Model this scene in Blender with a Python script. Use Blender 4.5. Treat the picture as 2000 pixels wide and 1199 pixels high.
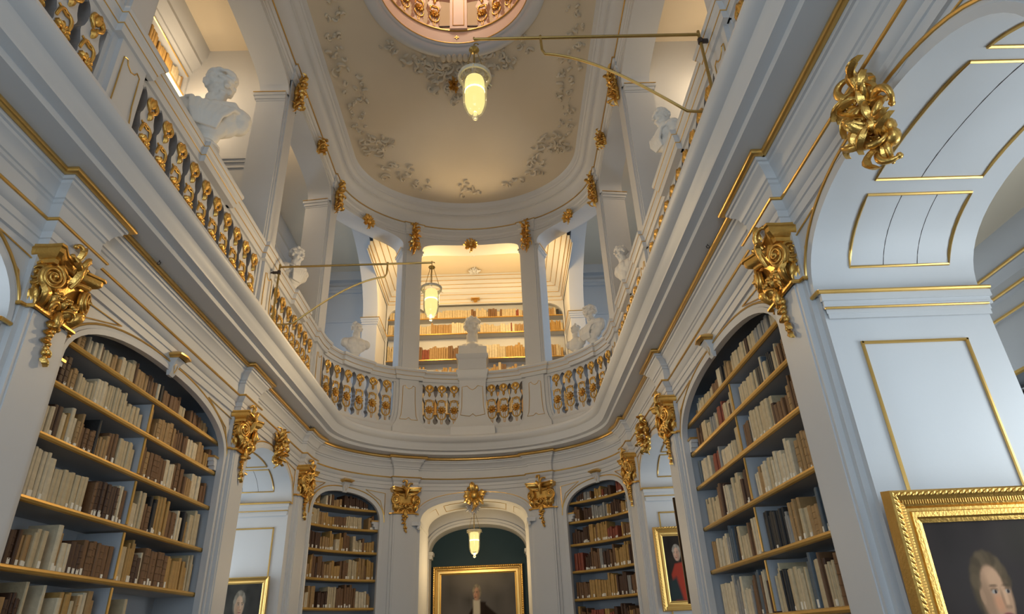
import bpy, bmesh, math, random
import numpy as np
from mathutils import Vector, Matrix

for o in list(bpy.data.objects):
    bpy.data.objects.remove(o, do_unlink=True)
SC = bpy.context.scene
COL = SC.collection
PI = math.pi
# ------------------------------------------------------------------ camera
CAM_LOC = Vector((0.600, 0.0, 1.6))
CR = Vector((0.99917047, -0.00796403, -0.03993688))
CU = Vector((0.03185305, -0.45817616, 0.88829049))
CF = Vector((0.0253725, 0.88882573, 0.45754241))
FPX = 1260.97
cam = bpy.data.cameras.new('camera')
cam.sensor_fit = 'HORIZONTAL'
cam.sensor_width = 36.0
cam.lens = FPX / 2000.0 * 36.0
cam.clip_start = 0.05
cam_ob = bpy.data.objects.new('camera', cam)
COL.objects.link(cam_ob)
cam_ob.matrix_world = Matrix(((CR.x, CU.x, -CF.x, CAM_LOC.x), (CR.y, CU.y, -CF.y, CAM_LOC.y),
                              (CR.z, CU.z, -CF.z, CAM_LOC.z), (0, 0, 0, 1)))
SC.camera = cam_ob
# ------------------------------------------------------------------ light
SC.view_settings.view_transform = 'Standard'
SC.view_settings.look = 'None'
SC.view_settings.gamma = 1.0
SC.view_settings.use_curve_mapping = False
SC.view_settings.exposure = 0.2
world = bpy.data.worlds.new('world')
world.use_nodes = True
world.node_tree.nodes['Background'].inputs[0].default_value = (0.55, 0.70, 1.0, 1)
world.node_tree.nodes['Background'].inputs[1].default_value = 0.25
SC.world = world
COOL = (0.84, 0.945, 1.0)
WARM = (1.0, 0.72, 0.40)


def area(name, loc, target, sx, sy, power, color):
    l = bpy.data.lights.new(name, 'AREA')
    l.shape = 'RECTANGLE'
    l.size, l.size_y = sx, sy
    l.energy = power
    l.color = color
    o = bpy.data.objects.new(name, l)
    COL.objects.link(o)
    o.location = loc
    d = Vector(target) - Vector(loc)
    o.rotation_euler = d.to_track_quat('-Z', 'Y').to_euler()
    return o


def point(name, loc, power, color, r=0.15):
    l = bpy.data.lights.new(name, 'POINT')
    l.energy = power
    l.color = color
    l.shadow_soft_size = r
    o = bpy.data.objects.new(name, l)
    COL.objects.link(o)
    o.location = loc
    return o


WINY = (-1.2, 3.0, 6.85, 10.5)          # window axes along both long outer walls
for s in (-1, 1):
    for y in WINY:
        area('daylight', (s * 5.5, y, 2.3), (0, y, 2.6), 1.3, 2.3, 59 if y < 5 else 44, COOL)      # lower windows
    for y in (-1.2, 3.0, 6.4):
        area('daylight', (s * 5.05, y, 7.6), (0, y, 7.6), 1.2, 1.6, 5, COOL)
    area('daylight', (s * 5.45, 14.8, 8.6), (0, 15.6, 8.6), 1.3, 2.6, 42, (0.50, 0.74, 1.0))
area('daylight', (0, -3.8, 2.7), (0, 6, 3.0), 4.2, 3.0, 165, (0.64, 0.84, 1.0))     # unseen fill light added behind the viewer, at invented end windows
area('daylight', (0, -3.8, 8.6), (0, 6, 8.0), 4.2, 4.0, 18, (1.0, 0.93, 0.84))  # added warm fill for the upper hall, out of view
for s in (-1, 1):
    point('ceiling lamp', (s * 1.25, 15.3, 9.9), 118, (1.0, 0.67, 0.28), 0.3)
    point('ceiling lamp', (s * 4.75, 8.3, 10.6), 36, (1.0, 0.76, 0.48), 0.2)
    point('ceiling lamp', (s * 4.6, 3.0, 10.6), 30, (1.0, 0.76, 0.48), 0.2)
    point('ceiling lamp', (s * 4.6, 11.2, 11.2), 26, (1.0, 0.76, 0.50), 0.2)
point('dome lamp', (0, 7.6, 14.6), 130, (1.0, 0.76, 0.55), 0.4)

# ------------------------------------------------------------------ materials


def mat(name, color, rough=0.6, metal=0.0, noise=0.06, scale=3.0, bump=0.0, bscale=40.0, emit=None, estr=0.0, detail=4, spec=0.5):
    m = bpy.data.materials.new(name)
    m.use_nodes = True
    nt = m.node_tree
    b = nt.nodes['Principled BSDF']
    b.inputs['Roughness'].default_value = rough
    b.inputs['Metallic'].default_value = metal
    b.inputs['Specular IOR Level'].default_value = spec
    tc = nt.nodes.new('ShaderNodeTexCoord')
    nz = nt.nodes.new('ShaderNodeTexNoise')
    nz.inputs['Scale'].default_value = scale
    nz.inputs['Detail'].default_value = detail
    nt.links.new(tc.outputs['Object'], nz.inputs['Vector'])
    mx = nt.nodes.new('ShaderNodeMix')
    mx.data_type = 'RGBA'
    c = color
    mx.inputs[6].default_value = (max(c[0] * (1 - noise), 0), max(c[1] * (1 - noise), 0), max(c[2] * (1 - noise), 0), 1)
    mx.inputs[7].default_value = (min(c[0] * (1 + noise), 1), min(c[1] * (1 + noise), 1), min(c[2] * (1 + noise), 1), 1)
    nt.links.new(nz.outputs['Fac'], mx.inputs[0])
    nt.links.new(mx.outputs[2], b.inputs['Base Color'])
    if bump:
        n2 = nt.nodes.new('ShaderNodeTexNoise')
        n2.inputs['Scale'].default_value = bscale
        nt.links.new(tc.outputs['Object'], n2.inputs['Vector'])
        bp = nt.nodes.new('ShaderNodeBump')
        bp.inputs['Strength'].default_value = bump
        bp.inputs['Distance'].default_value = 0.01
        nt.links.new(n2.outputs['Fac'], bp.inputs['Height'])
        nt.links.new(bp.outputs['Normal'], b.inputs['Normal'])
    if emit:
        b.inputs['Emission Color'].default_value = (*emit, 1)
        b.inputs['Emission Strength'].default_value = estr
    return m


M_WHITE = mat('white_paint', (0.585, 0.59, 0.60), 0.45, noise=0.035, scale=1.5, bump=0.05, bscale=25)
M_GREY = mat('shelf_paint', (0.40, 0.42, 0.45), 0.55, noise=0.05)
M_CEIL = mat('ceiling_plaster', (0.66, 0.575, 0.445), 0.85, noise=0.05, scale=1.2, bump=0.05)
M_GOLD = mat('gilding', (0.70, 0.42, 0.11), 0.33, 0.9, noise=0.22, scale=14, bump=0.25, bscale=60)
M_GOLDL = mat('gilded_line', (0.68, 0.43, 0.13), 0.32, 0.8, noise=0.12, scale=8)
M_BUST = mat('plaster_bust', (0.74, 0.71, 0.66), 0.6, noise=0.05, scale=10)
M_BRASS = mat('aged_brass', (0.42, 0.29, 0.10), 0.38, 0.9, noise=0.15, scale=10)
M_RIM = mat('pale_rim', (0.62, 0.55, 0.42), 0.35, 0.2)
M_IRON = mat('dark_iron', (0.07, 0.055, 0.05), 0.5, 0.6)
M_SHELFG = mat('gilded_shelf_edge', (0.62, 0.38, 0.10), 0.4, 0.55, noise=0.15, scale=6)
M_TEAL = mat('teal_wall', (0.003, 0.028, 0.045), 0.7, noise=0.1)
M_PINK = mat('pinklit_paint', (0.78, 0.58, 0.48), 0.5, noise=0.04)  # pinkish light of the top floor is put into this colour
M_FLOOR = mat('floor_boards', (0.07, 0.045, 0.028), 0.35, noise=0.25, scale=5)
M_PAGE = mat('paper_pages', (0.62, 0.54, 0.40), 0.8, noise=0.1, scale=30)
M_TAG = mat('paper_label', (0.80, 0.76, 0.66), 0.8, noise=0.04)
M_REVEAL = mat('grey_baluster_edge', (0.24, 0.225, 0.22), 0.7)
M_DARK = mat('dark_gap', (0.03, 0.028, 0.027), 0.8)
M_CANVAS = None
BOOKC = {
    'cream vellum': (0.52, 0.42, 0.26), 'pale vellum': (0.62, 0.53, 0.37), 'tan leather': (0.36, 0.22, 0.09),
    'brown leather': (0.17, 0.085, 0.035), 'dark brown leather': (0.075, 0.035, 0.018), 'black': (0.022, 0.02, 0.02),
    'reddish leather': (0.24, 0.055, 0.028), 'grey paper': (0.28, 0.27, 0.25), 'golden brown leather': (0.42, 0.25, 0.075),
    'blue grey cloth': (0.09, 0.12, 0.15)}
BOOKM = {k: mat('book_' + k.replace(' ', '_'), v, 0.6, noise=0.28, scale=18, bump=0.2, bscale=50) for k, v in BOOKC.items()}

M_GLASS = bpy.data.materials.new('clear_glass')
M_GLASS.use_nodes = True
_nt = M_GLASS.node_tree
_nt.nodes.remove(_nt.nodes['Principled BSDF'])
_a = _nt.nodes.new('ShaderNodeBsdfTransparent')
_a.inputs[0].default_value = (0.97, 0.97, 0.93, 1)
_b = _nt.nodes.new('ShaderNodeBsdfGlossy')
_b.inputs[0].default_value = (1, 1, 1, 1)
_b.inputs[1].default_value = 0.08
_f = _nt.nodes.new('ShaderNodeFresnel')
_f.inputs[0].default_value = 1.5
_m = _nt.nodes.new('ShaderNodeMixShader')
_nt.links.new(_f.outputs[0], _m.inputs[0])
_nt.links.new(_a.outputs[0], _m.inputs[1])
_nt.links.new(_b.outputs[0], _m.inputs[2])
_t = _nt.nodes.new('ShaderNodeBsdfTranslucent')
_t.inputs[0].default_value = (1.0, 0.95, 0.8, 1)
_m2 = _nt.nodes.new('ShaderNodeMixShader')
_m2.inputs[0].default_value = 0.10
_nt.links.new(_m.outputs[0], _m2.inputs[1])
_nt.links.new(_t.outputs[0], _m2.inputs[2])
_nt.links.new(_m2.outputs[0], _nt.nodes['Material Output'].inputs[0])


def emitter(name, color, strength):
    m = bpy.data.materials.new(name)
    m.use_nodes = True
    nt = m.node_tree
    nt.nodes.remove(nt.nodes['Principled BSDF'])
    e = nt.nodes.new('ShaderNodeEmission')
    e.inputs[0].default_value = (*color, 1)
    e.inputs[1].default_value = strength
    nt.links.new(e.outputs[0], nt.nodes['Material Output'].inputs[0])
    return m


M_LAMP = emitter('frosted_lamp_glass', (1.0, 0.80, 0.30), 1.05)
M_BULB = emitter('lamp_filament', (1.0, 0.93, 0.62), 3.0)
M_LITGAP = emitter('lit_gap_glow', (1.0, 0.80, 0.42), 2.2)  # glow standing in for lamplight on the back wall above the books
M_SKYPANE = emitter('window_daylight', (0.75, 0.88, 1.0), 1.2)
M_BLIND = emitter('lit_window_blind', (1.0, 0.86, 0.48), 1.0)

# ------------------------------------------------------------------ mesh helpers


class MB:
    def __init__(s):
        s.v, s.f, s.m = [], [], []

    def add(s, vs, fs, mi=0):
        b = len(s.v)
        s.v += [tuple(v) for v in vs]
        s.f += [tuple(b + i for i in f) for f in fs]
        s.m += [mi] * len(fs)
        return s

    def box(s, x0, x1, y0, y1, z0, z1, mi=0):
        vs = [(x, y, z) for x in (x0, x1) for y in (y0, y1) for z in (z0, z1)]
        return s.add(vs, [(0, 1, 3, 2), (4, 6, 7, 5), (0, 4, 5, 1), (2, 3, 7, 6), (0, 2, 6, 4), (1, 5, 7, 3)], mi)

    def grid(s, rows, cu=False, cv=False, mi=0):
        n, m = len(rows), len(rows[0])
        vs = [p for r in rows for p in r]
        fs = []
        for i in range(n if cu else n - 1):
            for j in range(m if cv else m - 1):
                a, b = i * m + j, i * m + (j + 1) % m
                c, d = ((i + 1) % n) * m + (j + 1) % m, ((i + 1) % n) * m + j
                fs.append((a, b, c, d))
        return s.add(vs, fs, mi)

    def tube(s, pts, rad, n=7, cap=True, mi=0, closed=False):
        P = [Vector(p) for p in pts]
        k = len(P)
        R = rad if isinstance(rad, (list, tuple)) else [rad] * k
        rows = []
        ref = None
        for i in range(k):
            if closed:
                t = P[(i + 1) % k] - P[i - 1]
            else:
                t = P[min(i + 1, k - 1)] - P[max(i - 1, 0)]
            t.normalize()
            if ref is None:
                ref = Vector((0, 0, 1)) if abs(t.z) < 0.9 else Vector((1, 0, 0))
            a = (ref - t * ref.dot(t))
            if a.length < 1e-6:
                a = t.orthogonal()
            a.normalize()
            ref = a
            b = t.cross(a)
            rows.append([P[i] + (a * math.cos(2 * PI * j / n) + b * math.sin(2 * PI * j / n)) * R[i] for j in range(n)])
        base = len(s.v)
        s.grid(rows, cu=closed, cv=True, mi=mi)
        if cap and not closed:
            s.f += [tuple(base + j for j in range(n))[::-1], tuple(base + (k - 1) * n + j for j in range(n))]
            s.m += [mi, mi]
        return s

    def lathe(s, prof, n=24, c=(0, 0, 0), mi=0, ey=1.0):
        rows = [[(c[0] + r * math.cos(2 * PI * j / n), c[1] + ey * r * math.sin(2 * PI * j / n), c[2] + z) for j in range(n)] for r, z in prof]
        return s.grid(rows, cv=True, mi=mi)

    def ell(s, c, r, nu=10, nv=7, rot=None, mi=0):
        rows = []
        for i in range(nv + 1):
            a = PI * i / nv
            row = []
            for j in range(nu):
                t = 2 * PI * j / nu
                p = Vector((r[0] * math.sin(a) * math.cos(t), r[1] * math.sin(a) * math.sin(t), r[2] * math.cos(a)))
                if rot is not None:
                    p = rot @ p
                row.append(p + Vector(c))
            rows.append(row)
        return s.grid(rows, cv=True, mi=mi)

    def prism(s, poly, y0, y1, mi=0):
        n = len(poly)
        vs = [(x, y0, z) for x, z in poly] + [(x, y1, z) for x, z in poly]
        fs = [tuple(range(n))[::-1], tuple(range(n, 2 * n))] + [(i, (i + 1) % n, n + (i + 1) % n, n + i) for i in range(n)]
        return s.add(vs, fs, mi)

    def mesh(s, name, mats, smooth=40, recalc=True):
        me = bpy.data.meshes.new(name)
        me.from_pydata(s.v, [], s.f)
        for m in (mats if isinstance(mats, (list, tuple)) else [mats]):
            me.materials.append(m)
        if isinstance(mats, (list, tuple)) and len(mats) > 1:
            me.polygons.foreach_set('material_index', s.m)
        if recalc:
            bm = bmesh.new()
            bm.from_mesh(me)
            bmesh.ops.remove_doubles(bm, verts=bm.verts, dist=1e-5)
            bmesh.ops.recalc_face_normals(bm, faces=bm.faces)
            bm.to_mesh(me)
            bm.free()
        if smooth:
            me.polygons.foreach_set('use_smooth', [True] * len(me.polygons))
            me.set_sharp_from_angle(angle=math.radians(smooth))
        me.update()
        return me

    def obj(s, name, mats, parent=None, M=None, smooth=40, recalc=True):
        return link(name, s.mesh(name, mats, smooth, recalc), parent, M)


def link(name, me, parent=None, M=None):
    o = bpy.data.objects.new(name, me)
    COL.objects.link(o)
    if parent is not None:
        o.parent = parent
    if M is not None:
        o.matrix_local = M
    return o


def thing(name, label, cat, M=None, group=None):
    o = bpy.data.objects.new(name, None)
    o.empty_display_size = 0.1
    COL.objects.link(o)
    if M is not None:
        o.matrix_world = M
    return tag(o, label, cat, group)


def tag(o, label, cat, group=None):
    o['label'] = label
    o['category'] = cat
    if group:
        o['group'] = group
    return o


def struct(o, label=None, cat=None):
    o['kind'] = 'structure'
    if label:
        o['label'] = label
    if cat:
        o['category'] = cat
    return o


# ------------------------------------------------------------------ plan curve of the hall
XW, YC, BE = 3.1, 12.0, 2.5
_th = np.linspace(0, PI / 2, 2001)
_px, _py = XW * np.sin(_th), BE * np.cos(_th)
_s = np.concatenate([[0], np.cumsum(np.hypot(np.diff(_px), np.diff(_py)))])
LQ = float(_s[-1])
YMIN = -4.0
UMAX = LQ + YC - YMIN


def uy(y):
    if y <= YC:
        return LQ + YC - y
    return float(np.interp(math.acos((y - YC) / BE), _th, _s))


def ux(x):
    return float(np.interp(math.asin(x / XW), _th, _s))


def PT(u, off=0.0, z=0.0):
    sg = 1.0 if u >= 0 else -1.0
    a = abs(u)
    if a <= LQ:
        t = float(np.interp(a, _s, _th))
        x, y = XW * math.sin(t), YC + BE * math.cos(t)
        nx, ny = math.sin(t) / XW, math.cos(t) / BE
        l = math.hypot(nx, ny)
        x, y = x - off * nx / l, y - off * ny / l
    else:
        x, y = XW - off, YC - (a - LQ)
    return (sg * x, y, z)


def FR(u, off=0.0, z=0.0):
    """frame at u: local x along the wall, local y into the hall, local z up"""
    p = Vector(PT(u, off, z))
    n = Vector(PT(u, off + 0.1, z)) - p
    n.normalize()
    t = n.cross(Vector((0, 0, 1)))
    return Matrix(((t.x, n.x, 0, p.x), (t.y, n.y, 0, p.y), (0, 0, 1, p.z), (0, 0, 0, 1)))


def samp(u0, u1, step=0.1):
    """samples from u0 to u1 (ends included), fine on the curved end"""
    out = [u0]
    lo, hi = max(min(u0, u1), -LQ), min(max(u0, u1), LQ)
    mid = []
    if lo < hi:
        n = max(1, int((hi - lo) / step))
        mid = [lo + (hi - lo) * i / n for i in range(n + 1)]
    if u1 < u0:
        mid = mid[::-1]
    out += [m for m in mid if abs(m - u0) > 1e-4 and abs(m - u1) > 1e-4]
    out.append(u1)
    return out


def jogpath(u0, u1, jogs, d):
    pts = []
    cur = u0
    for a, b in sorted(jogs):
        pts += [(u, 0.0, 0) for u in samp(cur, a)[:-1]]
        pts += [(a, 0.0, -1), (a, d, -1)]
        pts += [(u, d, 0) for u in samp(a, b)[1:-1]]
        pts += [(b, d, 1), (b, 0.0, 1)]
        cur = b
    pts += [(u, 0.0, 0) for u in samp(cur, u1)[(1 if jogs else 0):]]
    return pts


def sweep(mb, prof, path, mi=0, closed=False):
    rows = [[PT(u + k * max(o, 0.0), off + o, z) for o, z in prof] for u, off, k in path]
    return mb.grid(rows, cv=closed, mi=mi)


def circ(o, z, r, n=8):
    return [(o + r * math.cos(2 * PI * i / n), z + r * math.sin(2 * PI * i / n)) for i in range(n)]


def arch_pts(hw, spring, crown, n=2.3, k=28):
    """(d, z) from -hw to hw along a basket arch"""
    out = []
    for i in range(k + 1):
        a = PI * (1 - i / k)
        c, s_ = math.cos(a), math.sin(a)
        out.append((hw * math.copysign(abs(c) ** (2 / n), c), spring + (crown - spring) * abs(s_) ** (2 / n)))
    return out


class Op:
    def __init__(s, c, hw, spring, crown, n=2.3):
        s.c, s.hw, s.spring, s.crown, s.n = c, hw, spring, crown, n

    def path(s, k=28):
        return [(s.c + d, z) for d, z in arch_pts(s.hw, s.spring, s.crown, s.n, k)]


def wall_face(mb, u0, u1, zb, zt, ops, off=0.0, mi=0):
    cur = u0
    for op in sorted(ops, key=lambda q: q.c):
        us = samp(cur, op.c - op.hw)
        mb.grid([[PT(u, off, zb), PT(u, off, zt)] for u in us], mi=mi)
        mb.grid([[PT(u, off, z), PT(u, off, zt)] for u, z in op.path()], mi=mi)
        cur = op.c + op.hw
    mb.grid([[PT(u, off, zb), PT(u, off, zt)] for u in samp(cur, u1)], mi=mi)


def on_arch(mb, op, prof, off=0.0, zb=None, mi=0, closed=False, k=28):
    """sweep prof [(lateral outwards, proud)] round the opening; optional legs down to zb"""
    p = op.path(k)
    if zb is not None:
        p = [(p[0][0], zb)] + p + [(p[-1][0], zb)]
    rows = []
    for i, (u, z) in enumerate(p):
        a, b = p[max(i - 1, 0)], p[min(i + 1, len(p) - 1)]
        du, dz = b[0] - a[0], b[1] - a[1]
        l = math.hypot(du, dz) or 1
        nu, nz = -dz / l, du / l
        if zb is not None and i in (0, 1):
            nu, nz = -1.0, 0.0
        if zb is not None and i >= len(p) - 2:
            nu, nz = 1.0, 0.0
        rows.append([PT(u + nu * q[0], off + q[1], z + nz * q[0]) for q in prof])
    mb.grid(rows, cv=closed, mi=mi)


# openings and pilasters (u > 0 on the right, mirrored on the left)
def mir(l):
    return [(-b, -a) for a, b in l] + list(l)


PIL = {'A': (uy(5.0), uy(4.45)), 'B': (uy(9.2), uy(8.7)), 'C': (uy(12.33), uy(11.85)), 'D': (ux(1.26), ux(1.72))}
PJ = mir(list(PIL.values()) + [(uy(1.55), uy(1.0)), (uy(-2.7), uy(-3.2))])
SPR = 3.86
OPN = Op(uy(3.18), 1.20, SPR, 4.51)          # near arch
OPB = Op(uy(6.83), 1.75, SPR, 4.44)         # bookcase
OPM = Op(uy(10.48), 1.12, SPR, 4.45)        # narrow arch
_ca, _cb = ux(1.95), uy(12.62)
OPC = Op((_ca + _cb) / 2, (_cb - _ca) / 2, SPR, 4.40)   # curved bookcase
OPE = Op(0.0, 1.17, 3.88, 4.36)             # end arch
OPB2 = Op(uy(-0.85), 1.75, SPR, 4.44)


def neg(op):
    return Op(-op.c, op.hw, op.spring, op.crown, op.n)


ZT = 4.58
JD = 1.27       # depth of the arcade piers
ULIM = LQ - 0.2
# ------------------------------------------------------------------ lower walls
for side, s in (('left', -1), ('right', 1)):
    f = (lambda q: q) if s > 0 else neg
    mb = MB()
    ops = [f(OPN), f(OPB), f(OPM), f(OPB2)]
    if s > 0:
        wall_face(mb, ULIM, UMAX, 0, ZT, ops)
    else:
        wall_face(mb, -UMAX, -ULIM, 0, ZT, ops)
    for op in (f(OPN), f(OPM)):            # arch reveals
        p = op.path()
        p = [(p[0][0], 0)] + p + [(p[-1][0], 0)]
        mb.grid([[PT(u, 0, z), PT(u, -JD, z)] for u, z in p])
    ops2 = [f(OPN), f(OPM)]
    if s > 0:
        wall_face(mb, ULIM, UMAX, 0, 4.85, ops2, -JD)
    else:
        wall_face(mb, -UMAX, -ULIM, 0, 4.85, ops2, -JD)
    w = struct(mb.obj('wall_' + side, M_WHITE, recalc=False))
mb = MB()
wall_face(mb, -ULIM, ULIM, 0, ZT, [neg(OPC), OPE, OPC])
p = OPE.path()
p = [(p[0][0], 0)] + p + [(p[-1][0], 0)]
mb.grid([[PT(u, 0, z), (PT(u)[0] * 0.98, 15.7, z)] for u, z in p])
WEND = struct(mb.obj('wall_end', M_WHITE, recalc=False))

# bookcase niches behind the face: box with grey inside
def niche(op, name, label, cat, shelves, nd, divs, zb=0.3):
    """op opening; nd niche depth; returns thing"""
    root = thing(name, label, cat, Matrix.Translation(PT(op.c, 0, 0)))
    inv = root.matrix_world.inverted()
    a, b = op.c - op.hw - 0.04, op.c + op.hw + 0.04
    us = samp(a, b, 0.12)
    mb = MB()
    mb.grid([[inv @ Vector(PT(u, -nd, zb)), inv @ Vector(PT(u, -nd, 4.55))] for u in us])
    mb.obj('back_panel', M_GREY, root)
    for u in (a, b):
        mb = MB()
        mb.grid([[inv @ Vector(PT(u, 0.0, zb)), inv @ Vector(PT(u, 0.0, 4.55))], [inv @ Vector(PT(u, -nd, zb)), inv @ Vector(PT(u, -nd, 4.55))]])
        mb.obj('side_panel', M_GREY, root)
    mb = MB()
    mb.grid([[inv @ Vector(PT(u, 0.0, 4.55)), inv @ Vector(PT(u, -nd, 4.55))] for u in us])
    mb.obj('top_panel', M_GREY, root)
    # thin reveal of the opening
    mb = MB()
    p = op.path()
    p = [(p[0][0], 0)] + p + [(p[-1][0], 0)]
    mb.grid([[inv @ Vector(PT(u, 0, z)), inv @ Vector(PT(u, -0.05, z))] for u, z in p])
    mb.obj('reveal', M_WHITE, root)
    for z in shelves:
        mb = MB()
        prof = [(-0.085, z - 0.02), (-0.085, z + 0.02), (-nd, z + 0.02), (-nd, z - 0.02)]
        mb.grid([[inv @ Vector(PT(u, o, zz)) for o, zz in prof] for u in us], cv=True)
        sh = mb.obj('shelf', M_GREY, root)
        mb = MB()
        mb.grid([[inv @ Vector(PT(u, o, zz)) for o, zz in circ(-0.083, z, 0.027, 8)] for u in us], cv=True)
        mb.obj('gilded_edge', M_SHELFG, sh)
    for (u, z0, z1) in divs:
        mb = MB()
        vs = [inv @ Vector(PT(u + du, o, z)) for du in (-0.014, 0.014) for o in (-0.1, -nd) for z in (z0, z1)]
        mb.add(vs, [(0, 1, 3, 2), (4, 6, 7, 5), (0, 4, 5, 1), (2, 3, 7, 6), (0, 2, 6, 4), (1, 5, 7, 3)])
        d = mb.obj('divider', M_GREY, root)
        mb = MB()
        vs = [inv @ Vector(PT(u + du, o, z)) for du in (-0.016, 0.016) for o in (-0.088, -0.1) for z in (z0, z1)]
        mb.add(vs, [(0, 1, 3, 2), (4, 6, 7, 5), (0, 4, 5, 1), (2, 3, 7, 6), (0, 2, 6, 4), (1, 5, 7, 3)])
        mb.obj('gilded_edge', M_SHELFG, d)
    # small impost bracket on each jamb
    for sg in (-1, 1):
        u0 = op.c + sg * (op.hw + 0.035)
        u1 = op.c + sg * (op.hw - 0.13)
        mb = MB()
        for (da, z0, z1) in ((0.0, 3.84, 3.88), (0.03, 3.78, 3.84), (0.06, 3.73, 3.78)):
            uu = u1 + sg * da
            vs = [inv @ Vector(PT(u, o, z)) for u in (u0, uu) for o in (-0.05, -0.14) for z in (z0, z1)]
            mb.add(vs, [(0, 1, 3, 2), (4, 6, 7, 5), (0, 4, 5, 1), (2, 3, 7, 6), (0, 2, 6, 4), (1, 5, 7, 3)])
        ib = mb.obj('impost_block', M_WHITE, root)
        mb = MB()
        vs = [inv @ Vector(PT(u, o, z)) for u in (u0, u1 - sg * 0.015) for o in (-0.035, -0.14) for z in (3.88, 3.905)]
        mb.add(vs, [(0, 1, 3, 2), (4, 6, 7, 5), (0, 4, 5, 1), (2, 3, 7, 6), (0, 2, 6, 4), (1, 5, 7, 3)])
        mb.obj('gilded_edge', M_GOLDL, ib)
    return root


SH = [4.09, 3.70, 3.26, 2.75, 2.24, 1.70, 1.15, 0.6]
ND = 0.55
DIV = [(3.74, 4.05), (3.30, 3.68), (2.79, 3.22), (2.28, 2.71), (1.74, 2.20), (1.2, 1.66)]
for s, side in ((-1, 'left'), (1, 'right')):
    op = OPB if s > 0 else neg(OPB)
    niche(op, 'bookcase', f'tall arched bookcase with gilded shelves in the {side} wall', 'bookcase', SH, ND,
          [(op.c - s * 0.0, a, b) for a, b in DIV])
    op = OPC if s > 0 else neg(OPC)
    niche(op, 'bookcase', f'narrow arched bookcase with curved shelves {side} of the end archway', 'bookcase', SH, 0.5, [])

# ------------------------------------------------------------------ entablature, gallery cornice
ARCHI = [(0.0, 4.55), (0.022, 4.556), (0.022, 4.635), (0.034, 4.642), (0.034, 4.70), (0.05, 4.712), (0.07, 4.755), (0.078, 4.775)]
FRIEZE = [(0.06, 4.80), (0.035, 4.815), (0.03, 4.83), (0.03, 4.975), (0.045, 4.985), (0.045, 5.015), (0.06, 5.022), (0.065, 5.045),
          (0.085, 5.085), (0.125, 5.12), (0.13, 5.145), (0.15, 5.15), (0.155, 5.18)]
TOPC = [(0.10, 5.222), (0.41, 5.245), (0.415, 5.30), (0.43, 5.305), (0.50, 5.318), (0.505, 5.345), (0.525, 5.37), (0.535, 5.42), (0.56, 5.46),
        (0.61, 5.485), (0.645, 5.52), (0.66, 5.56), (0.65, 5.605), (0.615, 5.635), (0.56, 5.645), (0.10, 5.65)]
path = jogpath(-UMAX, UMAX, PJ, 0.09)
flat = [(u, 0, 0) for u in samp(-UMAX, UMAX, 0.08)]
ent = struct(sweep(MB(), ARCHI + FRIEZE, path).obj('trim_1', M_WHITE, smooth=30), 'white moulded entablature under the gallery with gilded lines')
sweep(MB(), circ(0.08, 4.79, 0.015, 8), path, closed=True).obj('gilded_line', M_GOLDL, ent)
sweep(MB(), circ(0.175, 5.205, 0.032, 14), path, closed=True).obj('gilded_roll', M_GOLDL, ent)
sweep(MB(), [(-0.2, 5.21), (0.15, 5.215)], path).obj('soffit_bed', M_WHITE, ent)
cor = struct(sweep(MB(), TOPC, flat).obj('trim_2', M_WHITE, smooth=30), 'rounded white cornice edge of the gallery')
# small hooks under the soffit
for s in (-1, 1):
    for i, y in enumerate((5.75, 8.55, 11.55)):
        mb = MB()
        x = s * (XW - 0.24)
        pts = [(x, y, 5.235), (x, y, 5.215)] + [(x + 0.018 * math.sin(a), y, 5.2 - 0.018 * math.cos(a) + 0.0) for a in [PI - 0.8 * k for k in range(8)]]
        mb.tube(pts, 0.005, 5)
        o = mb.obj('soffit_hook', M_IRON)
        tag(o, f'small dark hook under the {"left" if s < 0 else "right"} gallery soffit, {("nearest", "middle", "farthest")[i]} of three', 'hook')

# gilded beads and white mouldings round the openings
k = 0
for s in (-1, 1):
    for op, nm in ((OPN, 'near arch'), (OPB, 'bookcase'), (OPM, 'narrow arch'), (OPC, 'curved bookcase')):
        q = op if s > 0 else neg(op)
        mb = MB()
        big = nm != 'bookcase' and nm != 'curved bookcase'
        on_arch(mb, q, [(0.0, 0.0), (0.0, 0.025), (0.05, 0.03), (0.055, 0.015), (0.085, 0.02), (0.09, 0.0)], zb=None if big else 0.0)
        o = struct(mb.obj(f'trim_{3 + k}', M_WHITE, smooth=30), f'white moulding round the {"left" if s < 0 else "right"} {nm}')
        mb = MB()
        on_arch(mb, q, circ(0.098, 0.018, 0.011 if nm != 'near arch' else 0.016, 8), closed=True)
        mb.obj('gilded_bead', M_GOLDL, o)
        k += 1
mb = MB()
on_arch(mb, OPE, [(0.0, 0.0), (0.0, 0.02), (0.10, 0.025), (0.11, 0.01), (0.15, 0.012), (0.155, 0.0)], zb=None)
o = struct(mb.obj(f'trim_{3 + k}', M_WHITE, smooth=30), 'white moulding round the end archway')
mb = MB()
on_arch(mb, OPE, circ(0.16, 0.01, 0.007, 6), closed=True)
mb.obj('gilded_bead', M_GOLDL, o)

# arch jambs: imposts and gilded panels on the reveals
def rect_line(mb, pts, r=0.012, n=6):
    P = [Vector(p) for p in pts]
    for i in range(len(P)):
        a, b = P[i], P[(i + 1) % len(P)]
        d = (b - a).normalized() * r * 0.7
        mb.tube([a - d, b + d], r, n)


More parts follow.
